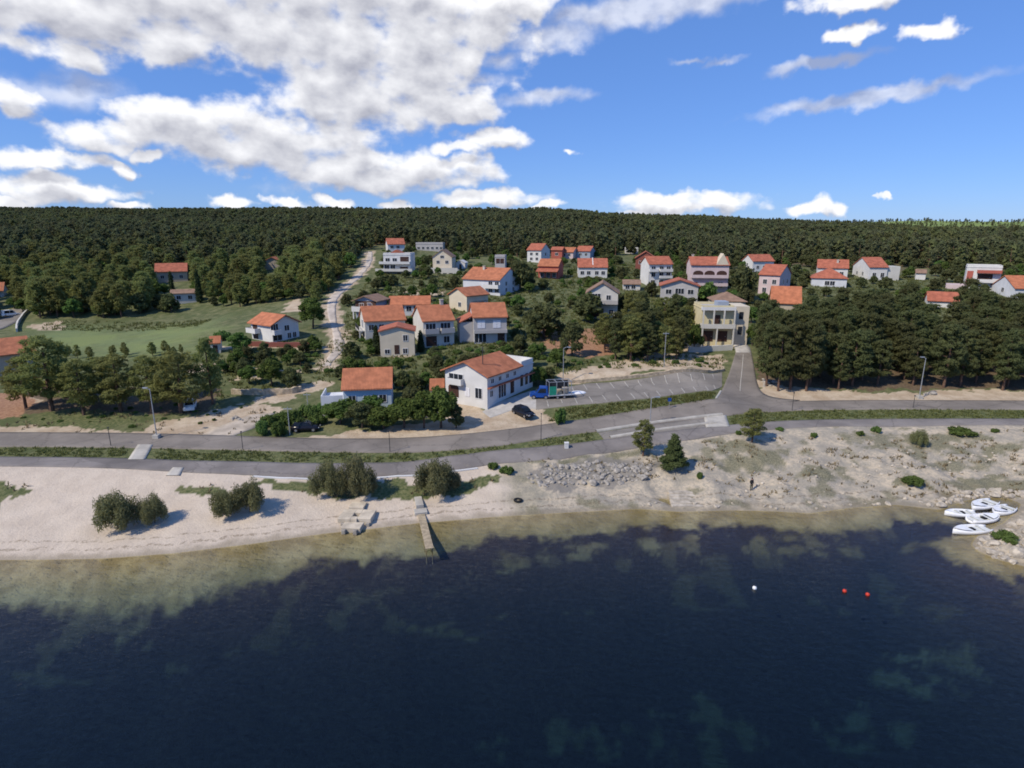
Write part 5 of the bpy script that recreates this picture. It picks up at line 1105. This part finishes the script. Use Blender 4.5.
lamp_post(919, 398.5, 358, 'grey street lamp standing against the dark wood on the right', .9, -1, footing=True)
lamp_post(650, 423, 398, 'grey street lamp on the concrete ramp by the junction', .7, 1)
lamp_post(563, 383, 348, 'tall thin street lamp at the back left corner of the parking lot', .7, 1)
lamp_post(664, 367, 332, 'thin utility pole in the pine grove above the parking lot', head=False)
lamp_post(290, 435, 407, 'thin utility pole beside the dark parked car at the yard', head=False)
lamp_post(308, 408, 393, 'short pale utility pole by the dirt lane', head=False)
for px, py, tp, lab in [(111, 446, 428, 'thin dark post in the left verge'), (243, 450, 432, 'thin dark post in the verge opposite the yard driveway'), (390, 452, 431, 'thin dark post between the two tall beach shrubs'), (541, 440, 414, 'thin dark sapling stake below the dark parked car'), (792, 411, 393, 'thin dark post in the right verge near the junction'), (913, 408, 396, 'thin dark post below the right street lamp')]:
    p = hit(px, py); h = z_at(p.y, tp) - p.z; r = empty('verge_post', p); tag(r, lab, 'post')
    MB().tube([(0, 0, -.3), (0, 0, h)], [.05, .04], 8).build('shaft', M['darkmetal'], r); MB().box(-.09, .09, -.09, .09, h - .02, h + .12).build('cap', M['darkmetal'], r)
p = hit(566.5, 448); m_ = MB(); m_.box(-.28, .28, -.28, .28, -.2, .75); m_.box(-.33, .33, -.33, .33, .75, .84); o = m_.build('bollard', M['white'], None, bevel=.03); o.location = p; tag(o, 'small white concrete block at the edge of the footpath', 'bollard')
p = hit(669, 409); r = empty('road_sign', p); tag(r, 'small blue road sign beside the parking verge', 'sign'); MB().tube([(0, 0, -.2), (0, 0, 1.9)], .035, 8).build('pole', M['metal'], r); MB().box(-.28, .28, -.05, -.038, 1.3, 1.9).build('plate', M['bluepaint'], r)

# ------------------------------------------------------------------ vehicles
def loft(mb, secs):
    n = len(secs[0]); vs = [p for s in secs for p in s]; fs = [tuple(range(n))[::-1], tuple(range((len(secs) - 1) * n, len(secs) * n))]
    for i in range(len(secs) - 1):
        for k in range(n): fs.append((i * n + k, i * n + (k + 1) % n, (i + 1) * n + (k + 1) % n, (i + 1) * n + k))
    mb.add(vs, fs); return mb
def wheel(r, x, y, rad=.32, w=.22):
    o = MB().tube([(x, y - w / 2, rad), (x, y + w / 2, rad)], rad, 16).build('wheel', M['rubber'], r)
    s = 1 if y > 0 else -1; MB().tube([(x, y + s * (w / 2 - .01), rad), (x, y + s * (w / 2 + .015), rad)], rad * .6, 12).build('rim', M['rim'], o)
def car(p, rz, paint, label, L=4.2, wd=1.75, h=1.48, van=False):
    r = empty('parked_car', p, rz); tag(r, label, 'car')
    def sec(x, z0, z1, hw, ht): return [(x, -hw, z0), (x, hw, z0), (x, hw * 1.0, (z0 + z1) * .55), (x, ht, z1), (x, -ht, z1), (x, -hw * 1.0, (z0 + z1) * .55)]
    hw = wd / 2; mb = MB()
    pr = [(-L / 2, .32, .75, .86), (-L / 2 + .12, .24, .90, .95), (-L * .2, .2, .95, 1), (L * .15, .2, .93, 1), (L * .38, .22, .80, .97), (L / 2 - .08, .26, .66, .9), (L / 2, .34, .58, .78)]
    loft(mb, [sec(x, a, b_, hw * k, hw * k * .93) for x, a, b_, k in pr]); body = mb.build('body', M[paint], r, True)
    cb_ = MB(); pr = [(-L * .46, .9, .93, .86), (-L * .36 if not van else -L * .45, .9, h, .84), (L * .02, .9, h + .02, .84), (L * .10, .9, h - .05, .84), (L * .27, .88, .90, .86)]
    loft(cb_, [[(x, -hw * .92, a), (x, hw * .92, a), (x, hw * k * .88, b_), (x, -hw * k * .88, b_)] for x, a, b_, k in pr]); cb_.build('cabin', M[paint], r)
    def pane(pts): MB().prism(pts, (0, 0, 0), (0, 0, .012)).build('window', M['carglass'], r)
    for s in (-1, 1):
        z1, z2 = .98, h - .12
        for x0, x1, x2, x3 in ((-L * .36, -L * .09, -L * .09, -L * .32), (-L * .065, L * .2, L * .08, -L * .065)):
            y1, y2 = s * hw * .905, s * hw * .80
            mbw = MB(); mbw.prism([(x0, y1, z1), (x1, y1, z1), (x2, y2, z2), (x3, y2, z2)], (0, s * .0, 0), (0, s * .03, 0)); mbw.build('window', M['carglass'], r)
    mbw = MB(); mbw.prism([(L * .255, -hw * .72, .95), (L * .255, hw * .72, .95), (L * .125, hw * .66, h - .13), (L * .125, -hw * .66, h - .13)], (.0, 0, .0), (.035, 0, .03)); mbw.build('windscreen', M['carglass'], r)
    mbw = MB(); mbw.prism([(-L * .45, -hw * .7, .98), (-L * .45, hw * .7, .98), (-L * .385, hw * .66, h - .14), (-L * .385, -hw * .66, h - .14)], (0, 0, 0), (-.04, 0, .02)); mbw.build('rear_window', M['carglass'], r)
    for x in (-L * .31, L * .31):
        for y in (-hw * .93, hw * .93): wheel(r, x, y)
    for s in (-1, 1):
        MB().box(L / 2 - .1, L / 2 + .01, s * hw * .62 - .16, s * hw * .62 + .16, .5, .64).build('headlight', M['lampglass'], r)
        MB().box(-L / 2 - .01, -L / 2 + .1, s * hw * .66 - .12, s * hw * .66 + .12, .62, .78).build('tail_light', M['taillight'], r)
    return r
def yaw_px(a, b_):
    p, q = hit(*a), hit(*b_); return math.atan2(q.y - p.y, q.x - p.x)
def mid(a, b_): return hit((a[0] + b_[0]) / 2, (a[1] + b_[1]) / 2)
car(mid((517, 411), (530, 420)), yaw_px((517, 411), (530, 420)), 'blackpaint', 'black car parked on the pale ground in front of the large white house', 4.3)
car(mid((298, 430), (314, 431)), yaw_px((298, 430.6), (314, 430)), 'blackpaint', 'black car parked by the roadside bushes left of the thicket', 4.1)
car(mid((186, 409), (195, 409)), -1.2, 'whitepaint', 'white car parked in the shade of the wide pine at the yard', 4.2)
car(mid((2, 318), (19, 314)), yaw_px((2, 318), (19, 314)), 'whitepaint', 'white van parked on the side road at the left edge of the photo', 5.0, 1.9, 1.9, True)
# blue truck and the steel rack standing behind it
p = mid((531, 398), (549, 398)); rz = yaw_px((549, 398.3), (531, 398)); r = empty('truck', p, rz); tag(r, 'blue pickup truck parked at the left end of the parking lot', 'truck')
def tsec(x, z0, z1, hw, ht): return [(x, -hw, z0), (x, hw, z0), (x, ht, z1), (x, -ht, z1)]
mb = MB(); loft(mb, [tsec(-1.7, .35, 1.05, .95, .93), tsec(1.1, .35, 1.05, .95, .93), tsec(1.6, .4, .92, .93, .86), tsec(1.75, .45, .75, .88, .8)]); mb.build('body', M['bluepaint'], r, bevel=.03)
mb = MB(); loft(mb, [tsec(-1.3, 1.05, 1.98, .92, .80), tsec(.05, 1.05, 2.05, .92, .80), tsec(.8, 1.05, 1.1, .92, .88)]); mb.build('cabin', M['bluepaint'], r, bevel=.03)
for s in (-1, 1): MB().prism([(-1.0, s * .915, 1.15), (.45, s * .91, 1.15), (-.05, s * .83, 1.85), (-1.0, s * .83, 1.85)], (0, 0, 0), (0, s * .03, 0)).build('window', M['carglass'], r)
MB().prism([(.74, -.78, 1.16), (.74, .78, 1.16), (.16, .72, 1.92), (.16, -.72, 1.92)], (0, 0, 0), (.05, 0, .04)).build('windscreen', M['carglass'], r)
for x in (-1.0, 1.05):
    for y in (-.88, .88): wheel(r, x, y, .36, .24)
for s in (-1, 1): MB().box(1.7, 1.77, s * .6 - .15, s * .6 + .15, .6, .74).build('headlight', M['lampglass'], r)
p = mid((549, 398), (571, 397.5)); rz = yaw_px((549, 398.3), (571, 397)); r = empty('trailer', p, rz); tag(r, 'flatbed trailer with a white steel rack and green panel behind the blue pickup', 'trailer')
MB().box(-2.3, 2.3, -1, 1, .62, .76).build('bed', M['silverpaint'], r)
mb = MB()
for x in (-2.2, -.9, .4, 1.7):
    for y in (-.95, .95): mb.box(x - .05, x + .05, y - .05, y + .05, .76, 3.0)
for y in (-.95, .95): mb.box(-2.25, 1.75, y - .045, y + .045, 3.0, 3.09); mb.box(-2.25, 1.75, y - .03, y + .03, 1.85, 1.92)
for x in (-2.2, -.9, .4, 1.7): mb.box(x - .045, x + .045, -.9, .9, 3.0, 3.08)
mb.build('rack', M['metal'], r); MB().box(-2.15, -.95, -1.0, -.96, .8, 2.3).build('green_panel', M['greenpaint'], r); MB().box(-2.15, 1.6, .86, .90, .8, 2.9).build('back_panel', M['glass'], r)
for k, (x, w_) in enumerate(((-.2, .8), (.9, .9))): MB().box(x - w_ / 2, x + w_ / 2, -.6, .5, .76, 1.5 + .3 * k).build('crate', M['rock' if k else 'wood'], r, bevel=.03)
for x in (-.7, .5):
    for y in (-.85, .85): wheel(r, x, y, .31, .2)
MB().box(-2.25, -2.1, -.9, .9, .28, .62).build('tail_frame', M['darkmetal'], r); MB().box(2.1, 2.25, -.9, .9, .28, .62).build('front_frame', M['darkmetal'], r)
p = mid((570, 393.5), (586, 393)); rz = yaw_px((570, 394), (586, 393)); mb = MB()
secs = []
for i in range(9):
    t_ = i / 8; x = -1.6 + 3.2 * t_; k = math.sin(math.pi * min(1, .12 + t_ * .88)) ** .5; secs.append([(x, math.cos(q) * .95 * k, max(0, math.sin(q)) * .42 * k + .02) for q in [j * math.pi / 8 for j in range(9)]])
loft(mb, secs); o = mb.build('white_tarp', M['boat'], None, True); o.location = p; o.rotation_euler = (0, 0, rz); tag(o, 'flat white sheet lying on the parking lot behind the trailer', 'white_tarp')  # low rounded mound for the flat white sheet on the asphalt

# ------------------------------------------------------------------ boats
def boat(a, b_, beam, label, engine=True, seats=2, cover=False):
    beam *= 1.02
    P, Q = Vector((*plane_hit(*a), 0)), Vector((*plane_hit(*b_), 0)); L = (P - Q).length * .93; r = empty('rowing_boat', (P + Q) / 2, math.atan2(P.y - Q.y, P.x - Q.x)); tag(r, label, 'boat', 'small boats moored in the rocky cove')
    n = 14; mb = MB(); vs, fs = [], []; m_ = 9
    def ring(i, inner):
        t_ = i / (n - 1); x = -L / 2 + L * t_; k = (1 - max(0, (t_ - .4) / .6) ** 2.6) * (.60 + .40 * min(1, t_ / .35) ** .6); hw = beam / 2 * max(.03, k) - (.09 if inner else 0); hw = max(hw, .015); sheer = .40 + .12 * t_ ** 2.2
        bot = (-.18 + .35 * max(0, t_ - .75) ** 1.2) if not inner else (.10 + .2 * max(0, t_ - .7)); out = []
        for j in range(m_):
            q = math.pi * j / (m_ - 1); c_, s_ = math.cos(q), math.sin(q); out.append((min(x, L / 2 - (.15 if inner else 0)), hw * math.copysign(abs(c_) ** .55, c_), sheer + (bot - sheer) * s_ ** .7))
        return out
    O = [ring(i, False) for i in range(n)]; I = [ring(i, True) for i in range(n)]
    for R_ in O + I: vs += R_
    for i in range(n - 1):
        for j in range(m_ - 1):
            a0 = i * m_ + j; fs.append((a0, a0 + 1, a0 + m_ + 1, a0 + m_)); a1 = n * m_ + a0; fs.append((a1, a1 + m_, a1 + m_ + 1, a1 + 1))
        for j in (0, m_ - 1):
            a0 = i * m_ + j; a1 = n * m_ + a0; fs.append((a0, a0 + m_, a1 + m_, a1))
    for j in range(m_ - 1): fs.append((j, n * m_ + j, n * m_ + j + 1, j + 1))
    fs.append(tuple((n - 1) * m_ + j for j in range(m_))); fs.append(tuple(n * m_ + (n - 1) * m_ + j for j in range(m_)))
    mb.add(vs, fs); mb.mi[-len(fs):] = [0] * len(fs); hull = mb.build('hull', M['boat'], r, True); fl_ = MB(); fl_.prism([(-L * .46, -beam * .30, .22), (L * .15, -beam * .33, .22), (L * .32, -beam * .16, .24), (L * .32, beam * .16, .24), (L * .15, beam * .33, .22), (-L * .46, beam * .30, .22)], (0, 0, 0), (0, 0, .03)); fl_.build('floor', M['boatin'], r)
    for k in range(seats):
        x = -L * .28 + k * L * .34; MB().box(x - .14, x + .14, -beam * .41, beam * .41, .34, .39).build('bench', M['boatin'], r)
    if cover: MB().prism([(L * .12, -beam * .40, .5), (L * .30, -beam * .26, .54), (L * .44, 0, .58), (L * .30, beam * .26, .54), (L * .12, beam * .40, .5)], (0, 0, 0), (0, 0, .05)).build('foredeck', M['boat'], r)
    if engine:
        e = MB(); e.box(-L / 2 - .28, -L / 2 + .08, -.16, .16, .45, .92); e.box(-L / 2 - .16, -L / 2 - .04, -.06, .06, -.35, .45); e.build('outboard_motor', M['darkmetal'], r, bevel=.03)
    else: MB().box(-.35, .1, -.3, .3, .12, .42).build('bag', M['rubber'], r, bevel=.06)
    return r
boat((943, 514.5), (978, 515), 1.55, 'narrow white boat lying across the cove mouth, leftmost upper one', False, 2)
boat((971, 510), (995, 502.5), 1.9, 'white boat with black bag amidships nearest the rocks at the top of the cove', False, 1, True)
boat((993, 515.5), (1012, 508.5), 1.8, 'short white boat moored innermost at the right end of the cove', False, 2, True)
boat((1000, 518.5), (968, 522), 1.75, 'white boat with dark open cockpit in the middle of the group', False, 2, True)
boat((951, 533), (990, 530), 1.75, 'largest white boat nearest the camera beside the rocky spit', False, 2, True)

# ------------------------------------------------------------------ jetty, platform, steps, beach things
a, b_ = hit(421, 514), Vector((*plane_hit(429.5, 551), 0)); ang = math.atan2(b_.y - a.y, b_.x - a.x); L = (Vector((b_.x, b_.y, 0)) - Vector((a.x, a.y, 0))).length
r = empty('jetty', (a.x, a.y, 0), ang); tag(r, 'narrow plank jetty with white concrete landing reaching into the shallow water', 'jetty')
mb = MB(); k = 0; x = .3
while x < L: mb.box(x, x + .24, -.42, .42, .36, .42); x += .27
mb.build('deck', M['wood'], r); MB().box(.2, L, -.36, -.26, .24, .36).build('beam', M['wood'], r); MB().box(.2, L, .26, .36, .24, .36).build('beam', M['wood'], r)
for x in np.linspace(1.2, L - .2, 5):
    for y in (-.31, .31): MB().tube([(x, y, -2.0), (x, y, .24)], .05, 8).build('pile', M['wood'], r)
MB().box(-.9, .28, -.75, .75, -.4, .62).build('landing', M['paleconcrete'], r, bevel=.04)
MB().box(-3.4, -.92, -.45, .45, .2, 1.02).build('walkway', M['paleconcrete'], r, bevel=.03)
p = hit(357, 519); r = empty('platform', p, R(-4)); tag(r, 'broken concrete platform with a square hole by the waterline', 'platform')
mb = MB(); mb.box(-1.9, -.4, -1.1, 1.4, -.5, .55); mb.box(.35, 1.9, -.9, 1.4, -.5, .55); mb.box(-.398, .348, .5, 1.4, -.5, .55); mb.box(-.398, .348, -1.1, -.4, -.5, .55); mb.build('slab', M['creamconcrete'], r, bevel=.05)
MB().box(-1.0, 1.2, -2.6, -1.15, -.9, .22).build('step', M['creamconcrete'], r, bevel=.05); mb = MB()
for k in range(4): mb.box(-1.5, .3, 1.55 + k * .38, 1.87 + k * .38, .2, .72)
mb.build('bench_planks', M['creamconcrete'], r, bevel=.02)
for x, y in ((-1.2, -1.3), (1.6, -1.1), (-.6, -2.8), (.7, -2.8)): MB().box(x - .22, x + .22, y - .2, y + .2, -1.2, .1).build('support', M['rock'], r, bevel=.05)
p = hit(518, 501); mb = MB(); n1_, n2_ = 20, 8; vs = [((.42 + .15 * math.cos(2 * math.pi * j / n2_)) * math.cos(2 * math.pi * i / n1_), (.42 + .15 * math.cos(2 * math.pi * j / n2_)) * math.sin(2 * math.pi * i / n1_), .13 + .13 * math.sin(2 * math.pi * j / n2_)) for i in range(n1_) for j in range(n2_)]
mb.add(vs, [(i * n2_ + j, ((i + 1) % n1_) * n2_ + j, ((i + 1) % n1_) * n2_ + (j + 1) % n2_, i * n2_ + (j + 1) % n2_) for i in range(n1_) for j in range(n2_)]); o = mb.build('tyre', M['rubber'], None, True); o.location = p; tag(o, 'black tyre lying on the sand below the grey boulders', 'tyre')
r0, r1 = hit(688, 507), hit(688, 492); r = empty('stone_steps', r0, 0); tag(r, 'wide stone steps going down to the water below the young pines', 'steps')
for k in range(5):
    t_ = k / 4.5; y = (r1.y - r0.y) * t_; z = (r1.z - r0.z) * t_; MB().box(-1.9 + .1 * k, 1.9 - .1 * k, y, y + (r1.y - r0.y) / 4.5 + .05, z - .8, z + .10).build('step', M['rockpale'], r, bevel=.03)
def buoy(px, py, mat, lab, rad):
    x, y = plane_hit(px, py); r = empty('buoy', (x, y, 0)); tag(r, lab, 'buoy', 'swimming buoys')
    mb = MB(); n = 12; secs = [[(math.cos(2 * math.pi * k / n) * rad * math.sin(q), math.sin(2 * math.pi * k / n) * rad * math.sin(q), rad * .55 - rad * math.cos(q)) for k in range(n)] for q in [.15 + i * (math.pi - .3) / 8 for i in range(9)]]
    loft(mb, secs).build('float', M[mat], r, True); MB().tube([(0, 0, rad * 1.5), (0, 0, rad * 2.0)], rad * .22, 8).build('eyelet', M['darkmetal'], r)
buoy(754.5, 589, 'whitepaint', 'white mooring buoy floating off the rocky shore', .2); buoy(844.5, 592, 'redbuoy', 'left one of the two red buoys on the water', .19); buoy(867.5, 595.5, 'redbuoy', 'right one of the two red buoys on the water', .19)

# ------------------------------------------------------------------ boulders
ROCKS = []
for v in range(8):
    bm = bmesh.new(); bmesh.ops.create_icosphere(bm, subdivisions=2, radius=1); rr = np.random.default_rng(60 + v); cut = [Vector(x).normalized() for x in rr.normal(size=(9, 3))]; lim = .55 + .35 * rr.random(9)
    for q in bm.verts:
        for c_, l_ in zip(cut, lim):
            dd = q.co.dot(c_)
            if dd > l_: q.co -= c_ * (dd - l_)
        q.co *= 1 + .08 * rr.normal()
    me = bpy.data.meshes.new('boulder'); bm.to_mesh(me); bm.free(); me.materials.append(M['rock' if v < 5 else 'rockpale']); ROCKS.append(me)
def rock(x, y, s, grey, label, group, sink=.35):
    o = link('boulder', ROCKS[random.randrange(0, 5) if grey else random.randrange(5, 8)]); o.location = (x, y, hz(x, y) + s * (.40 - sink)); o.scale = (s * random.uniform(.8, 1.3), s * random.uniform(.8, 1.2), s * random.uniform(.55, .9)); o.rotation_euler = (random.uniform(-.3, .3), random.uniform(-.3, .3), random.uniform(0, 6.3)); tag(o, label, 'boulder', group)
def rocks_in(px, n, s0, s1, grey, label, group, mind=.5):
    P = hits2(px); lo, hi = P.min(0), P.max(0); got = []
    for _ in range(n * 30):
        if len(got) >= n: break
        x, y = random.uniform(lo[0], hi[0]), random.uniform(lo[1], hi[1])
        if not inside(P, np.array([x]), np.array([y]))[0] or any((x - a) ** 2 + (y - b_) ** 2 < mind * mind for a, b_ in got): continue
        got.append((x, y)); rock(x, y, random.uniform(s0, s1) * random.choice((.7, 1, 1.25)), grey, label, group)
rocks_in([(528, 474), (545, 465), (600, 462), (655, 464), (650, 474), (640, 482), (580, 485), (545, 488), (528, 482)], 155, .24, .5, True, 'grey boulder of the stone bank between footpath and beach', 'grey boulders of the stone bank', .42)
rocks_in([(640, 506), (700, 507), (800, 510), (900, 503), (935, 507), (935, 500), (900, 497), (800, 503), (700, 501), (640, 500)], 28, .15, .4, False, 'small pale rock along the rocky waterline', 'pale rocks along the waterline', .6)
rocks_in([(936, 508), (955, 503), (975, 498), (1000, 495), (1024, 499), (1024, 493), (1000, 489), (970, 492), (940, 500)], 40, .25, .6, False, 'pale rock on the inland edge of the boat cove', 'pale rocks around the boat cove', .5)
rocks_in([(972, 545), (985, 536), (1005, 528), (1024, 522), (1050, 540), (1050, 570), (1024, 566), (1000, 560), (980, 552)], 52, .25, .65, False, 'pale rock on the spit below the moored boats', 'pale rocks of the spit', .6)
P = hits2([(700, 485), (760, 470), (860, 450), (980, 445), (1024, 450), (1024, 470), (900, 475), (850, 495), (750, 500)]); lo, hi = P.min(0), P.max(0); vs, fs = [], []
for k in range(420):
    x, y = random.uniform(lo[0], hi[0]), random.uniform(lo[1], hi[1])
    if not inside(P, np.array([x]), np.array([y]))[0]: continue
    me = ROCKS[random.randrange(8)]; s_ = random.uniform(.06, .22) * random.choice((.8, 1, 1.5)); rz = random.uniform(0, 6.3); o_ = len(vs); z = hz(x, y) + s_ * .15
    vs += [(x + s_ * (v.co.x * math.cos(rz) - v.co.y * math.sin(rz)), y + s_ * (v.co.x * math.sin(rz) + v.co.y * math.cos(rz)), z + s_ * .7 * v.co.z) for v in me.vertices]; fs += [tuple(i + o_ for i in f.vertices) for f in me.polygons]
me = bpy.data.meshes.new('scattered_stones'); me.from_pydata(vs, [], fs); o = link('scattered_stones', me, None, [M['rockpale']]); o['kind'] = 'stuff'; o['label'] = 'small stones scattered over the bare slope on the right'
rocks_in([(760, 387), (776, 385), (778, 381), (762, 379)], 8, .35, .6, True, 'grey boulder at the corner of the uphill road and the wood', 'grey boulders at the junction corner', .5)
rocks_in([(922, 398), (934, 398), (934, 393), (922, 393)], 5, .35, .6, True, 'grey boulder beside the foot of the right street lamp', 'grey boulders by the right street lamp', .5)
rocks_in([(230, 421), (246, 421), (246, 416), (230, 416)], 7, .25, .45, True, 'grey stone of the small heap in the dirt yard', 'stone heap in the yard', .4)

# ------------------------------------------------------------------ the person on the rocky shore
p = hit(751, 490.5); r = empty('person', p, R(20)); r['label'] = 'person in dark jacket and olive trousers standing on the rocky shore'; r['category'] = 'person'
J = {'pel': (0, 0, .95, .15), 'sp': (0, .01, 1.15, .14), 'ch': (0, .01, 1.35, .16), 'nk': (0, -.01, 1.50, .06), 'hd': (0, -.02, 1.60, .085), 'top': (0, -.02, 1.70, .085),
     'lh': (-.10, 0, .90, .10), 'lk': (-.12, -.04, .50, .07), 'la': (-.12, 0, .09, .05), 'lf': (-.13, -.16, .05, .045), 'rh': (.10, 0, .90, .10), 'rk': (.14, -.02, .50, .07), 'ra': (.15, .02, .09, .05), 'rf': (.18, -.14, .05, .045),
     'ls': (-.19, .01, 1.42, .065), 'le': (-.26, .03, 1.14, .05), 'lw': (-.20, -.12, .94, .035), 'lp': (-.17, -.19, .88, .035), 'rs': (.19, .01, 1.42, .065), 're': (.27, .02, 1.14, .05), 'rw': (.24, -.10, .92, .035), 'rp': (.23, -.16, .85, .035)}
E = [('pel', 'sp'), ('sp', 'ch'), ('ch', 'nk'), ('nk', 'hd'), ('hd', 'top'), ('pel', 'lh'), ('lh', 'lk'), ('lk', 'la'), ('la', 'lf'), ('pel', 'rh'), ('rh', 'rk'), ('rk', 'ra'), ('ra', 'rf'), ('ch', 'ls'), ('ls', 'le'), ('le', 'lw'), ('lw', 'lp'), ('ch', 'rs'), ('rs', 're'), ('re', 'rw'), ('rw', 'rp')]
ks = list(J); me = bpy.data.meshes.new('body'); me.from_pydata([J[k][:3] for k in ks], [(ks.index(a), ks.index(b_)) for a, b_ in E], [])
body = link('body', me, r); sm = body.modifiers.new('skin', 'SKIN'); body.modifiers.new('sub', 'SUBSURF').levels = 1
for i, k in enumerate(ks): me.skin_vertices[0].data[i].radius = (J[k][3], J[k][3])
me.skin_vertices[0].data[0].use_root = True
dg = bpy.context.evaluated_depsgraph_get(); dg.update(); me2 = bpy.data.meshes.new_from_object(body.evaluated_get(dg)); body.modifiers.clear(); body.data = me2; me2.name = 'body'
me2.materials.clear()
for k in ('skin', 'cloth_dark', 'cloth_green', 'rubber'): me2.materials.append(M[k])
for f in me2.polygons:
    c_ = f.center; f.material_index = 3 if c_.z < .13 else (2 if c_.z < .95 and abs(c_.x) < .22 and not (c_.y < -.09 and c_.z > .8) else (1 if c_.z < 1.5 and not (c_.z < .93) else 0)); f.use_smooth = True
hm = MB(); n = 12; hs_ = [[(math.cos(2 * math.pi * k / n) * .105 * math.sin(q), .005 + math.sin(2 * math.pi * k / n) * .115 * math.sin(q), 1.66 + .125 * math.cos(q)) for k in range(n)] for q in (.15, .5, .9, 1.3, 1.6)]
loft(hm, hs_); hm.build('hair', M['hair'], r, True)
for s in (-1, 1): MB().box(s * .035 - .012, s * .035 + .012, -.118, -.106, 1.645, 1.66).build('eye', M['hair'], r)
for s in (-1, 1):
    for k in range(4): MB().tube([((-.165 if s < 0 else .225) + (k - 1.5) * .018, (-.20 if s < 0 else -.175), .87 if s < 0 else .84), ((-.16 if s < 0 else .222) + (k - 1.5) * .018, (-.23 if s < 0 else -.20), (.82 if s < 0 else .79) + .006 * abs(k - 1.5))], [.009, .007], 6).build('finger', M['skin'], r)
